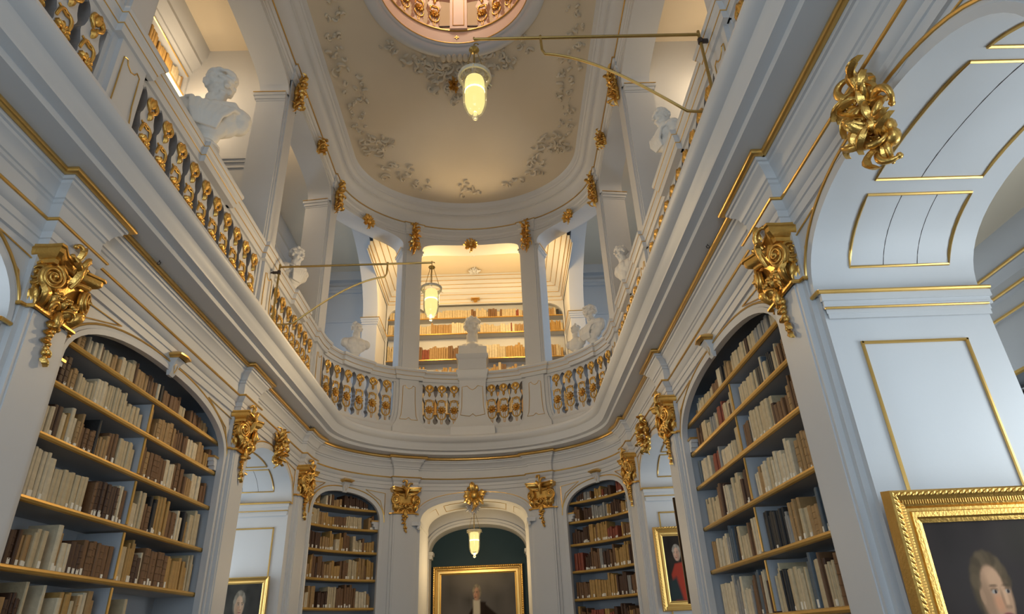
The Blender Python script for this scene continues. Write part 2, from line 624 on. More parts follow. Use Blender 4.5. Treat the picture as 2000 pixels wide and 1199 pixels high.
k = 0
for s in (-1, 1):
    sd = 'left' if s < 0 else 'right'
    for op, nm, y0, y1 in ((OPN, 'near arch', 1.98, 4.38), (OPM, 'narrow arch', 9.36, 11.6)):
        for yy, dr in ((y1, -1), (y0, 1)):
            if nm == 'near arch' and dr == 1:
                continue
            mb = MB()
            x0, x1 = XW - 0.03, XW + JD + 0.04
            for (pr, z0, z1) in ((0.05, 3.80, 3.865), (0.035, 3.765, 3.80), (0.022, 3.70, 3.74), (0.01, 3.66, 3.70), (0.04, 3.74, 3.765)):
                e = pr * 0.8
                mb.box(s * (XW + 0.03 - e), s * (XW + JD - 0.0 + e), yy - 0.02 if dr < 0 else yy + 0.02, yy + dr * pr, z0, z1)
            o = mb.obj('impost', M_WHITE, smooth=0)
            struct(o, f'white moulded impost of the {sd} {nm} {"far" if dr < 0 else "near"} jamb')
            o.name = f'trim_{20 + k}'
            k += 1
            mb = MB()
            a = yy + dr * 0.055
            mb.tube([(s * (XW - 0.03), a, 3.872), (s * (XW + JD + 0.04), a, 3.872)], 0.017, 8)
            mb.tube([(s * (XW - 0.03), a, 3.872), (s * (XW - 0.03), yy - dr * 0.05, 3.872)], 0.017, 8)
            mb.tube([(s * (XW + 0.0), yy + dr * 0.035, 3.742), (s * (XW + JD), yy + dr * 0.035, 3.742)], 0.010, 8)
            mb.obj('gilded_line', M_GOLDL, o)
            mb = MB()
            a = yy + dr * 0.008
            xa, xb = s * (XW + 0.22), s * (XW + JD - 0.26)
            rect_line(mb, [(xa, a, 3.46), (xb, a, 3.46), (xb, a, 0.9), (xa, a, 0.9)], 0.013)
            mb.obj('gilded_panel_frame', M_GOLDL, o)
        # gilded panels inside the arch soffit
        f = op if s > 0 else neg(op)
        pth = op.path(60)
        L = [0.0]
        for i in range(1, len(pth)):
            L.append(L[-1] + math.hypot(pth[i][0] - pth[i - 1][0], pth[i][1] - pth[i - 1][1]))
        T = L[-1]

        def at(l):
            u = float(np.interp(l, L, [q[0] for q in pth]))
            z = float(np.interp(l, L, [q[1] for q in pth]))
            return u, z
        segs = ((0.24, 0.84), (0.98, T - 0.98), (T - 0.84, T - 0.24)) if nm == 'near arch' else ((0.22, 0.72), (0.82, T - 0.82), (T - 0.72, T - 0.22))
        mb = MB()
        for (la, lb) in segs:
            loop = []
            for i in range(9):
                u, z = at(la + (lb - la) * i / 8)
                loop.append((s * (XW + 0.28), PT(u)[1], z - 0.006))
            for i in range(9):
                u, z = at(lb + (la - lb) * i / 8)
                loop.append((s * (XW + JD - 0.20), PT(u)[1], z - 0.006))
            mb.tube(loop, 0.012, 6, closed=True)
        o = mb.obj(f'trim_{20 + k}', M_GOLDL)
        struct(o, f'gilded panel lines under the {sd} {nm}')
        mb = MB()
        for (la, lb), xo in zip(segs, ((.55, .82), (.62,), (.55, .82))):
            for xx in xo:
                pts = []
                for i in range(9):
                    u, z = at(la + (lb - la) * i / 8)
                    pts.append((s * (XW + xx), PT(u)[1], z - 0.001))
                mb.tube(pts, 0.0025, 4)
        mb.obj('board_joint', M_IRON, o)
        k += 1

# spandrel triangles in gold between arches and pilasters
mb = MB()
for s in (-1, 1):
    for op, lo in ((OPN, True), (OPB, True), (OPM, True), (OPC, True)):
        for e in (-1, 1):
            c = op.c
            tip = (c + e * (op.hw + 0.10), 4.02)
            q1 = (c + e * (op.hw + 0.10), 4.46)
            q2 = (c + e * (op.hw * 0.60), 4.50)
            mid = (c + e * (op.hw * 0.93 + 0.06), 4.30)
            mb.tube([PT(s * u, 0.008, z) for u, z in (tip, q1)], 0.007, 5)
            mb.tube([PT(s * u, 0.008, z) for u, z in (q1, q2)], 0.007, 5)
            mb.tube([PT(s * u, 0.008, z) for u, z in (q2, mid, tip)], 0.007, 5)
struct(mb.obj('trim_60', M_GOLDL), 'thin gilded spandrel lines above the arches')

# ------------------------------------------------------------------ ornament generators
def scroll(mb, start, ang, length, curl, r0, r1, bulge=0.0, n=8, seg=18, y0=0.03):
    """tapered C scroll in the local x-z plane, curling more towards its tip"""
    x, z = start
    pts, rad = [], []
    a = ang
    st = length / seg
    for i in range(seg + 1):
        t = i / seg
        pts.append((x, y0 + bulge * math.sin(PI * t), z))
        rad.append(r0 + (r1 - r0) * t + 0.35 * r0 * math.sin(PI * t))
        a += curl * (0.4 + 2.2 * t * t) * st / length
        x += math.cos(a) * st
        z += math.sin(a) * st
    mb.tube(pts, rad, n)
    mb.ell(pts[-1], (r1 * 1.9, r1 * 1.9, r1 * 1.9), 6, 4)


def leaf(mb, start, ang, length, width, lift=0.04, y0=0.02, bend=0.6):
    x, z = start
    rows = []
    a = ang
    n = 7
    for i in range(n + 1):
        t = i / n
        w = width * math.sin(PI * min(0.12 + 0.88 * t, 1)) ** 0.7 * (1 - 0.15 * math.cos(t * 18))
        h = y0 + lift * math.sin(PI * 0.8 * t)
        px, pz = -math.sin(a), math.cos(a)
        rows.append([(x - px * w, h - 0.012, z - pz * w), (x - px * w * 0.5, h + 0.012, z - pz * w * 0.5), (x, h + 0.003, z),
                     (x + px * w * 0.5, h + 0.012, z + pz * w * 0.5), (x + px * w, h - 0.012, z + pz * w)])
        a += bend / n
        x += math.cos(a) * length / n
        z += math.sin(a) * length / n
    mb.grid(rows)
    mb.grid([[(p[0], p[1] - 0.014, p[2]) for p in r] for r in rows])


def rocaille(seed, w, h, n=22, core=True):
    """asymmetric rococo cluster about the origin, w wide and h tall"""
    rnd = random.Random(seed)
    mb = MB()
    if core:
        for i in range(7):
            t = i / 6
            mb.ell((rnd.uniform(-.10, .10) * w, 0.03, (0.33 - .66 * t) * h), (w * .15, 0.05, h * .085), 8, 5)
    n = max(6, int(n * .62))
    for i in range(n):
        t = (i + 0.5) / n
        zc = (0.40 - 0.76 * t) * h
        sg = 1 if i % 2 else -1
        env = 0.55 + 0.45 * math.sin(PI * (0.2 + 0.8 * (1 - t)))
        L = rnd.uniform(0.45, 0.85) * w * env
        ang = (0 if sg > 0 else PI) + sg * rnd.uniform(-1.2, 0.9)
        scroll(mb, (sg * 0.06 * w, zc), ang, L, sg * rnd.choice((-1, 1)) * rnd.uniform(2.2, 4.6), 0.058 * w, 0.026 * w, rnd.uniform(0.03, 0.10), y0=rnd.uniform(.02, .09))
    for i in range(26):
        t = i / 25
        zc = (.36 - .72 * t) * h
        sg = 1 if i % 2 else -1
        a = (0 if sg > 0 else PI) + sg * rnd.uniform(-1.3, 1.1)
        leaf(mb, (sg * .05 * w, zc), a, rnd.uniform(.34, .56) * w, rnd.uniform(.045, .075) * w, rnd.uniform(.05, .12), rnd.uniform(.05, .12), rnd.uniform(-1.8, 1.8))
    for i in range(12):
        mb.ell((rnd.uniform(-.16, .16) * w, rnd.uniform(.09, .15), rnd.uniform(-.33, .3) * h), (.035 * w, .03 * w, .04 * w), 7, 5)
    # plume on top, drops below
    scroll(mb, (0, 0.30 * h), PI / 2 + 0.35, 0.28 * h, -2.2, 0.055 * w, 0.022 * w, 0.05)
    leaf(mb, (0.02 * w, 0.32 * h), PI / 2 + .15, .22 * h, .07 * w, .08, .05, .6)
    scroll(mb, (-0.02 * w, -0.30 * h), -PI / 2 - 0.2, 0.24 * h, 1.0, 0.06 * w, 0.016 * w, 0.03)
    scroll(mb, (0.13 * w, -0.28 * h), -PI / 2 + 0.3, 0.17 * h, 1.4, 0.045 * w, 0.016 * w, 0.03)
    leaf(mb, (0, -0.30 * h), -PI / 2, .2 * h, .06 * w, .04, .05, .3)
    return mb


def starburst(seed, r):
    rnd = random.Random(seed)
    mb = MB()
    mb.ell((0, 0.04, 0), (r * .32, 0.06, r * .32), 12, 7)
    for i in range(12):
        a = 2 * PI * i / 12 + rnd.uniform(-.1, .1)
        leaf(mb, (math.cos(a) * r * .22, math.sin(a) * r * .22), a, r * rnd.uniform(.55, .8), r * .15, 0.05, 0.03, rnd.uniform(-.8, .8))
    for i in range(7):
        a = 2 * PI * i / 7
        scroll(mb, (math.cos(a) * r * .3, math.sin(a) * r * .3), a + 0.8, r * .6, -3.2, r * .07, r * .04, 0.03)
    scroll(mb, (0, -r * .6), -PI / 2, r * .5, 0.8, r * .09, r * .03, 0.02)
    scroll(mb, (0, r * .6), PI / 2, r * .4, -1.2, r * .07, r * .03, 0.02)
    return mb


def spiral(mb, c, r, turns, tr, y, dirn=1, n=6):
    pts, rad = [], []
    N = int(turns * 16)
    for i in range(N + 1):
        t = i / N
        rr = r * (1 - t) + 0.012
        a = dirn * (PI / 2 + 2 * PI * turns * t)
        pts.append((c[0] + rr * math.cos(a), y + 0.03 * t, c[1] + rr * math.sin(a)))
        rad.append(tr * (1 - 0.5 * t))
    mb.tube(pts, rad, n)
    mb.ell((c[0], y + 0.03, c[1]), (0.02, 0.02, 0.02), 7, 5)


# ---- pilaster with gilded capital (local: x along wall, y into hall)
PW = 0.48


def me_shaft():
    mb = MB()
    mb.box(-PW / 2 - 0.05, PW / 2 + 0.05, -0.02, 0.045, 0, 4.55)
    mb.box(-PW / 2, PW / 2, 0.0, 0.09, 0, 4.52)
    mb.box(-PW / 2 + 0.035, PW / 2 - 0.035, 0.05, 0.10, 0, 4.04)
    return mb.mesh('shaft', M_WHITE, 0)


def me_abacus():
    mb = MB()
    lv = [(0.25, 0.13, 4.425), (0.285, 0.165, 4.44), (0.295, 0.175, 4.47), (0.325, 0.205, 4.485), (0.345, 0.225, 4.51), (0.35, 0.23, 4.545), (0.365, 0.245, 4.555), (0.365, 0.245, 4.575)]
    rows = []
    for w, d, z in lv:
        rows.append([(-w, 0.0, z), (-w * .98, d * .5, z), (-w, d, z), (-w * 0.86, d + 0.01, z), (-w * 0.45, d - 0.055, z), (0, d - 0.075, z), (w * 0.45, d - 0.055, z), (w * 0.86, d + 0.01, z), (w, d, z), (w * .98, d * .5, z), (w, 0.0, z)])
    mb.grid(rows)
    top = rows[-1]
    mb.add(top, [tuple(range(len(top)))])
    mb.v = [(v[0] * .88, v[1], v[2]) for v in mb.v]
    return mb.mesh('abacus', M_GOLD, 30)


def me_bell():
    mb = MB()
    rows = []
    for w, d, z in ((0.25, 0.11, 4.06), (0.235, 0.105, 4.10), (0.225, 0.11, 4.20), (0.235, 0.12, 4.32), (0.26, 0.14, 4.44)):
        rows.append([(-w, 0, z), (-w, d, z), (-w * .5, d + .02, z), (w * .5, d + .02, z), (w, d, z), (w, 0, z)])
    mb.grid(rows)
    rnd = random.Random(5)
    for x in (-0.2, -0.1, 0.1, 0.2):
        leaf(mb, (x, 4.07), PI / 2 - x * 1.5, 0.20, 0.05, 0.075, 0.11, -x * 2)
    for sg in (-1, 1):
        for yy in (0.03, 0.09):
            leaf_side = MB()
            leaf(leaf_side, (0, 4.07), PI / 2, 0.2, 0.035, 0.05, 0.0, 0.2)
            mb.add([(sg * (0.235 + v[1]), yy + v[0], v[2]) for v in leaf_side.v], leaf_side.f)
        # festoon between the volutes and the lower leaves
        for i in range(7):
            t = i / 6
            mb.ell((sg * (0.03 + .15 * t), 0.165 + .02 * math.sin(PI * t), 4.24 - .05 * math.sin(PI * t)), (.022, .022, .020), 7, 5)
        scroll(mb, (sg * 0.03, 4.13), PI / 2 - sg * 0.9, 0.20, -sg * 3.4, 0.014, 0.008, 0.03, y0=0.15)
    mb.ell((0, .15, 4.19), (.045, .045, .055), 10, 7)
    mb.ell((0, .185, 4.19), (.014, .022, .020), 7, 5)
    for e in (-1, 1):
        mb.ell((e * .022, .185, 4.205), (.012, .012, .009), 6, 4)
        scroll(mb, (e * .03, 4.235), PI / 2 - e * 1.0, .09, -e * 2.5, .014, .008, .02, y0=.15)
    mb.v = [(v[0] * .9, v[1], v[2]) for v in mb.v]
    return mb.mesh('bell', M_GOLD, 75)


def me_volute(sg):
    mb = MB()
    mb.lathe([(0.0, 0.0), (0.098, 0.0), (0.106, 0.03), (0.096, 0.05), (0.0, 0.045)], 26)
    mb.v = [(v[0], v[2], v[1]) for v in mb.v]
    spiral(mb, (0, 0), 0.094, 2.4, 0.015, 0.047, sg, 8)
    c = (sg * 0.235, 0.135, 4.315)
    ca, sa = math.cos(-sg * .35), math.sin(-sg * .35)
    mb.v = [(v[0] * ca - v[1] * sa + c[0], v[0] * sa + v[1] * ca + c[1], v[2] + c[2]) for v in mb.v]
    # band running up to the abacus centre
    mb.tube([(sg * .20, .19, 4.425), (sg * .12, .175, 4.42), (sg * .05, .165, 4.40)], [.026, .022, .014], 7)
    mb.v = [(v[0] * .9, v[1], v[2]) for v in mb.v]
    return mb.mesh('volute', M_GOLD, 75)


def me_sidevolute(sg):
    mb = MB()
    mb.lathe([(0.0, 0.0), (0.098, 0.0), (0.105, 0.025), (0.095, 0.045), (0.0, 0.04)], 24)
    mb.v = [(v[0], v[2], v[1]) for v in mb.v]
    spiral(mb, (0, 0), 0.094, 2.3, 0.014, 0.042, sg, 8)
    mb.v = [(sg * (0.245 + v[1]), 0.075 + v[0] * 0.85, 4.335 + v[2]) for v in mb.v]
    mb.v = [(v[0] * .9, v[1], v[2]) for v in mb.v]
    return mb.mesh('side_volute', M_GOLD, 75)


def me_collar():
    mb = MB()
    w, d = PW / 2 + 0.02, 0.125
    ww = PW / 2 + 0.07
    mb.tube([(-ww, -0.0, 4.05), (-ww, 0.06, 4.05), (-w, 0.07, 4.05), (-w, d, 4.05), (w, d, 4.05), (w, 0.07, 4.05), (ww, 0.06, 4.05), (ww, 0.0, 4.05)], 0.017, 6)
    return mb.mesh('collar', M_GOLD, 30)


def me_pendant():
    mb = MB()
    rnd = random.Random(9)
    for i in range(9):
        t = i / 8
        z = 4.02 - 0.30 * t
        mb.ell((0.012 * math.sin(i * 2.1), 0.13, z), (0.036 * (1 - .5 * t), 0.03 * (1 - .3 * t), 0.026), 7, 5)
        if i % 2 == 0:
            leaf(mb, (0, z), -PI / 2 + rnd.choice((-1, 1)) * 0.9, 0.08, 0.024, 0.02, 0.13, 0.5)
    scroll(mb, (0, 4.10), -PI / 2 + 0.4, 0.16, -2.0, 0.028, 0.014, 0.02, y0=0.14)
    scroll(mb, (0, 4.10), -PI / 2 - 0.4, 0.16, 2.0, 0.028, 0.014, 0.02, y0=0.14)
    return mb.mesh('pendant', M_GOLD, 75)


def me_plume():
    mb = MB()
    scroll(mb, (0.0, 4.34), PI / 2 + 0.25, 0.30, -1.4, 0.022, 0.013, 0.05, y0=0.17)
    scroll(mb, (-0.02, 4.50), PI / 2 - 0.1, 0.22, 1.8, 0.024, 0.012, 0.05, y0=0.18)
    scroll(mb, (0.0, 4.62), PI / 2 + 0.3, 0.17, -3.0, 0.018, 0.012, 0.02, y0=0.17)
    leaf(mb, (0, 4.36), PI / 2, 0.24, 0.035, 0.06, 0.18, 0.3)
    leaf(mb, (0.015, 4.48), PI / 2 + 0.6, 0.12, 0.028, 0.04, 0.2, 0.8)
    leaf(mb, (-0.015, 4.48), PI / 2 - 0.6, 0.12, 0.028, 0.04, 0.2, -0.8)
    leaf(mb, (0.0, 4.60), PI / 2 - 0.2, 0.14, 0.026, 0.03, 0.18, 0.5)
    return mb.mesh('plume', M_GOLD, 75)


PM = dict(shaft=me_shaft(), abacus=me_abacus(), bell=me_bell(), vl=me_volute(-1), vr=me_volute(1), sl=me_sidevolute(-1), sr=me_sidevolute(1),
          collar=me_collar(), pendant=me_pendant(), plume=me_plume())
PLAB = {('A', -1): 'white pilaster with gilded capital at the near end of the left bookcase',
        ('A', 1): 'white pilaster with gilded capital between the right bookcase and the large right arch',
        ('B', -1): 'white pilaster with gilded capital between the left bookcase and the narrow left arch',
        ('B', 1): 'white pilaster with gilded capital between the right bookcase and the narrow right arch',
        ('C', -1): 'white pilaster with gilded capital where the left wall begins to curve',
        ('C', 1): 'white pilaster with gilded capital where the right wall begins to curve',
        ('D', -1): 'white pilaster with gilded capital just left of the end archway',
        ('D', 1): 'white pilaster with gilded capital just right of the end archway'}
for kx, (a, b) in PIL.items():
    for s in (-1, 1):
        u = s * (a + b) / 2
        t = thing('pilaster', PLAB[(kx, s)], 'pilaster', FR(u), 'pilasters round the lower hall')
        link('shaft', PM['shaft'], t)
        cap = link('capital', PM['bell'], t)
        cap['label'] = 'gilded scrolled capital'
        for nm, key in (('abacus', 'abacus'), ('volute', 'vl'), ('volute', 'vr'), ('side_volute', 'sl'), ('side_volute', 'sr'), ('collar', 'collar'), ('pendant', 'pendant'), ('plume', 'plume')):
            link(nm, PM[key], cap)

# cartouches on the arches
MC = rocaille(3, 0.44, 0.72, 24).mesh('cartouche', M_GOLD, 75)
MC2 = rocaille(8, 0.32, 0.64, 20).mesh('cartouche', M_GOLD, 75)
MS = starburst(4, 0.30).mesh('starburst', M_GOLD, 75)
for s, sd in ((-1, 'left'), (1, 'right')):
    o = link('gilded_cartouche', MC, None, FR(s * uy(3.04), 0.03, 4.46))
    tag(o, f'large gilded rococo cartouche at the crown of the near {sd} arch', 'ornament')
    o = link('gilded_cartouche', MC2, None, FR(s * uy(10.42), 0.04, 4.53))
    tag(o, f'gilded rococo cartouche at the crown of the narrow {sd} arch', 'ornament')
o = link('gilded_cartouche', MS, None, FR(0.0, 0.05, 4.43))
tag(o, 'gilded sunburst ornament at the crown of the end archway', 'ornament')


def keystone(u, label, tilt=0.0):
    t = thing('keystone', label, 'keystone', FR(u, 0.0, 4.38), 'white keystones over the bookcases')
    mb = MB()
    rows = []
    for w, d, z in ((0.045, 0.03, 0.0), (0.055, 0.055, 0.04), (0.06, 0.06, 0.10), (0.07, 0.09, 0.16), (0.085, 0.12, 0.19)):
        rows.append([(-w, 0, z), (-w, d, z), (w, d, z), (w, 0, z)])
    mb.grid(rows)
    mb.add(rows[0], [(0, 1, 2, 3)])
    mb.obj('bracket', M_WHITE, t, smooth=30)
    mb = MB()
    rows = []
    for w, d, z in ((0.09, 0.125, 0.19), (0.10, 0.14, 0.205), (0.125, 0.165, 0.215), (0.125, 0.165, 0.235), (0.07, 0.09, 0.275), (0.0, 0.0, 0.28)):
        rows.append([(-w, 0, z), (-w, d, z), (0, d * 1.12, z), (w, d, z), (w, 0, z)])
    mb.grid(rows)
    mb.obj('gilded_cap', M_GOLDL, t, smooth=30)
    mb = MB()
    mb.tube([(0, 0.060, 0.03), (-0.034, 0.066, 0.10), (-0.02, 0.074, 0.135), (0.02, 0.074, 0.135), (0.034, 0.066, 0.10)], 0.004, 5, closed=True)
    mb.obj('gilded_line', M_GOLDL, t)


for s, sd in ((-1, 'left'), (1, 'right')):
    keystone(s * OPB.c, f'white keystone with gilded cap above the large {sd} bookcase')
    keystone(s * OPC.c, f'white keystone with gilded cap above the curved {sd} bookcase')

# ------------------------------------------------------------------ gallery floor slab, side aisles
OUT = 5.6
YB = 17.8


def plate(name, outer, inner, z, m, parent=None):
    bm = bmesh.new()
    es = []
    for loop in (outer, inner):
        if not loop:
            continue
        vs = [bm.verts.new((x, y, z)) for x, y in loop]
        es += [bm.edges.new((vs[i], vs[(i + 1) % len(vs)])) for i in range(len(vs))]
    bmesh.ops.triangle_fill(bm, use_beauty=True, use_dissolve=False, edges=es)
    me = bpy.data.meshes.new(name)
    bm.to_mesh(me)
    bm.free()
    me.materials.append(m)
    return link(name, me, parent)


RECT = [(-OUT, YMIN), (OUT, YMIN), (OUT, YB), (-OUT, YB)]


def stad(off):
    return [PT(u, off)[:2] for u in samp(-UMAX + 0.02, UMAX - 0.02, 0.12)]


struct(plate('floor', RECT, None, 0.0, M_FLOOR))
fl = struct(plate('floor_gallery', RECT, stad(-0.02), 5.6, M_FLOOR), 'gallery floor')
fl.name = 'floor_2'
struct(plate('ceiling_2', RECT, stad(-JD + 0.0), 4.86, M_CEIL), 'ceiling of the lower side aisles')
# outer walls with windows
def holed(mb, axis, c, a0, a1, z0, z1, holes, rev):
    """wall in plane axis=c spanning a0..a1 x z0..z1 with rectangular holes; rev = reveal depth vector sign"""
    P = (lambda a, z, d=0.0: (c + d, a, z)) if axis == 'x' else (lambda a, z, d=0.0: (a, c + d, z))
    xs = sorted({a0, a1, *[h[0] for h in holes], *[h[1] for h in holes]})
    zs = sorted({z0, z1, *[h[2] for h in holes], *[h[3] for h in holes]})
    for i in range(len(xs) - 1):
        for j in range(len(zs) - 1):
            mx_, mz = (xs[i] + xs[i + 1]) / 2, (zs[j] + zs[j + 1]) / 2
            if any(h[0] < mx_ < h[1] and h[2] < mz < h[3] for h in holes):
                continue
            mb.add([P(xs[i], zs[j]), P(xs[i + 1], zs[j]), P(xs[i + 1], zs[j + 1]), P(xs[i], zs[j + 1])], [(0, 1, 2, 3)])
    for h in holes:
        q = [(h[0], h[2]), (h[1], h[2]), (h[1], h[3]), (h[0], h[3])]
        for i in range(4):
            a, b = q[i], q[(i + 1) % 4]
            mb.add([P(*a), P(*b), P(*b, rev), P(*a, rev)], [(0, 1, 2, 3)])


wn = 1


def window(axis, c, h, rev, m, label, nx=2, nz=4):
    global wn
    P = (lambda a, z, d=0.0: (c + d, a, z)) if axis == 'x' else (lambda a, z, d=0.0: (a, c + d, z))
    w = bpy.data.objects.new(f'window_{wn}', None)
    COL.objects.link(w)
    wn += 1
    struct(w, label)
    mb = MB()
    for i in range(nx + 1):
        a = h[0] + (h[1] - h[0]) * i / nx
        mb.tube([P(a, h[2], rev * .8), P(a, h[3], rev * .8)], 0.03, 4)
    for j in range(nz + 1):
        z = h[2] + (h[3] - h[2]) * j / nz
        mb.tube([P(h[0], z, rev * .8), P(h[1], z, rev * .8)], 0.025, 4)
    mb.obj('window_frame', M_WHITE, w)
    mb = MB()
    mb.add([P(h[0], h[2], rev), P(h[1], h[2], rev), P(h[1], h[3], rev), P(h[0], h[3], rev)], [(0, 1, 2, 3)])
    mb.obj('pane', m, w)


for s, sd in ((-1, 'left'), (1, 'right')):
    mb = MB()
    holes = [(y - 0.7, y + 0.7, 1.0, 3.6) for y in WINY]
    holed(mb, 'x', s * OUT, YMIN, YB, 0, 4.86, holes, s * 0.3)
    o = struct(mb.obj(f'wall_outer_{sd}_lower', M_WHITE, smooth=0))
    # cornice along the aisle
    mb = MB()
    prof = [(0, 4.2), (0.03, 4.22), (0.03, 4.36), (0.06, 4.38), (0.06, 4.5), (0.12, 4.58), (0.12, 4.62), (0.22, 4.76), (0.24, 4.86)]
    mb.grid([[(s * (OUT - q[0]), y, q[1]) for q in prof] for y in (YMIN, YB)])
    mb.obj('cornice', M_WHITE, o, smooth=30)
    mb = MB()
    for q in ((0.045, 4.21), (0.075, 4.40), (0.135, 4.60)):
        mb.tube([(s * (OUT - q[0]), YMIN, q[1]), (s * (OUT - q[0]), YB, q[1])], 0.016, 6)
    mb.obj('gilded_line', M_GOLDL, o)
    for i, h in enumerate(holes):
        window('x', s * OUT, h, s * 0.3, M_SKYPANE, f'tall window in the lower {sd} aisle')
    mb = MB()
    holes = [(14.1, 15.5, 7.2, 10.0)]
    holed(mb, 'x', s * OUT, YMIN, YB, 5.6, 12.4, holes, s * 0.3)
    o = struct(mb.obj(f'wall_outer_{sd}_upper', M_WHITE, smooth=0))
    for h in holes:
        window('x', s * OUT, h, s * 0.3, M_SKYPANE, f'window of the {sd} gallery')
# end wall behind the viewer
mb = MB()
hb = [(-2.1, -0.3, 1.2, 5.0), (0.3, 2.1, 1.2, 5.0), (-2.1, -0.3, 6.6, 10.6), (0.3, 2.1, 6.6, 10.6)]  # window openings invented to go with the added fill lights
holed(mb, 'y', YMIN, -OUT, OUT, 0, 12.4, hb, -0.3)
struct(mb.obj('wall_near', M_WHITE, smooth=0))
for h in hb:
    window('y', YMIN, h, -0.3, M_SKYPANE, 'added unseen tall window in the near end wall')
# far walls
mb = MB()
mb.add([(-OUT, YB, 0), (OUT, YB, 0), (OUT, YB, 12.4), (-OUT, YB, 12.4)], [(0, 1, 2, 3)])
struct(mb.obj('wall_far', M_WHITE, smooth=0))

# ------------------------------------------------------------------ the room behind the end archway
mb = MB()
FY = 16.85
ap = [(d - 0.02, z) for d, z in arch_pts(1.2, 3.58, 4.2, 2.2)]
mb.grid([[(x, FY, z), (x, FY, 4.86)] for x, z in ap])
for sg in (-1, 1):
    mb.add([(sg * 1.22, FY, 0), (sg * 3.4, FY, 0), (sg * 3.4, FY, 4.86), (sg * 1.22, FY, 4.86)], [(0, 1, 2, 3)])
pp = [(ap[0][0], 0)] + ap + [(ap[-1][0], 0)]
mb.grid([[(x, FY, z), (x, FY + 0.55, z)] for x, z in pp])
bk = struct(mb.obj('wall_back_room', M_WHITE, recalc=False))
mb = MB()
rows = []
for i, (x, z) in enumerate(ap):
    a, b = ap[max(i - 1, 0)], ap[min(i + 1, len(ap) - 1)]
    l = math.hypot(b[0] - a[0], b[1] - a[1])
    nx_, nz_ = -(b[1] - a[1]) / l, (b[0] - a[0]) / l
    rows.append([(x + nx_ * q, FY - pr, z + nz_ * q) for q, pr in ((0, 0), (0, .03), (.06, .035), (.065, .02), (.13, .025), (.135, 0))])
mb.grid(rows)
for sg in (-1, 1):
    mb.box(sg * 1.12, sg * 1.42, FY - 0.08, FY + 0.3, 3.50, 3.58)
    mb.box(sg * 1.15, sg * 1.38, FY - 0.05, FY + 0.3, 3.42, 3.50)
mb.obj('arch_moulding', M_WHITE, bk, smooth=30)
mb = MB()
mb.add([(-2.5, FY + 0.55, 0), (2.5, FY + 0.55, 0), (2.5, FY + 0.55, 4.8), (-2.5, FY + 0.55, 4.8)], [(0, 1, 2, 3)])
struct(mb.obj('wall_teal', M_TEAL, smooth=0), 'dark teal wall behind the large portrait')
for sg in (-1, 1):                  # gilded mouldings with small capital beside the inner arch
    mb = MB()
    mb.box(sg * 1.3, sg * 1.55, FY - 0.5, FY - 0.02, 0, 3.75)
    o = mb.obj('pier_strip', M_WHITE, bk, smooth=0)
    r_ = rocaille(20 + sg, 0.2, 0.42, 9)
    r_.obj('gilded_capital', M_GOLD, bk, Matrix.Translation((sg * 1.33, FY - 0.5, 3.9)) @ Matrix.Rotation(PI, 4, 'Z'))
for sg in (-1, 1):                  # dark panel lines on the reveal of the end archway
    mb = MB()
    xr = sg * (1.17 - 0.008)
    rect_line(mb, [(xr, 14.65, 3.5), (xr, 15.45, 3.5), (xr, 15.45, 2.1), (xr, 14.65, 2.1)], 0.008, 5)
    mb.obj('panel_line', M_GOLDL, WEND)
    mb = MB()
    for (w_, z0, z1) in ((0.05, 3.80, 3.88), (0.03, 3.74, 3.80)):
        mb.box(sg * 1.19, sg * (1.17 - w_), 14.18 - w_ * 0.6, 15.7, z0, z1)
    mb.box(sg * 1.17, sg * 1.30, 14.12, 14.3, 3.80, 3.88)
    mb.obj('impost', M_WHITE, WEND, smooth=0)
mb = MB()
ep = OPE.path(60)
for (i0, i1) in ((4, 15), (19, 41), (45, 56)):
    loop = [(ep[i][0], 14.75, ep[i][1] - 0.006) for i in range(i0, i1 + 1)] + [(ep[i][0], 15.45, ep[i][1] - 0.006) for i in range(i1, i0 - 1, -1)]
    mb.tube(loop, 0.008, 5, closed=True)
mb.obj('panel_line', M_GOLDL, WEND)

# ------------------------------------------------------------------ paintings
def paint_material(name):
    m = bpy.data.materials.new(name)
    m.use_nodes = True
    nt = m.node_tree
    b = nt.nodes['Principled BSDF']
    b.inputs['Roughness'].default_value = 0.75
    b.inputs['Specular IOR Level'].default_value = 0.15
    at_ = nt.nodes.new('ShaderNodeVertexColor')
    at_.layer_name = 'paint'
    nt.links.new(at_.outputs[0], b.inputs['Base Color'])
    return m


M_CANVAS = paint_material('oil_paint')


def sm(d, e):
    return np.clip(0.5 - d / e, 0, 1)


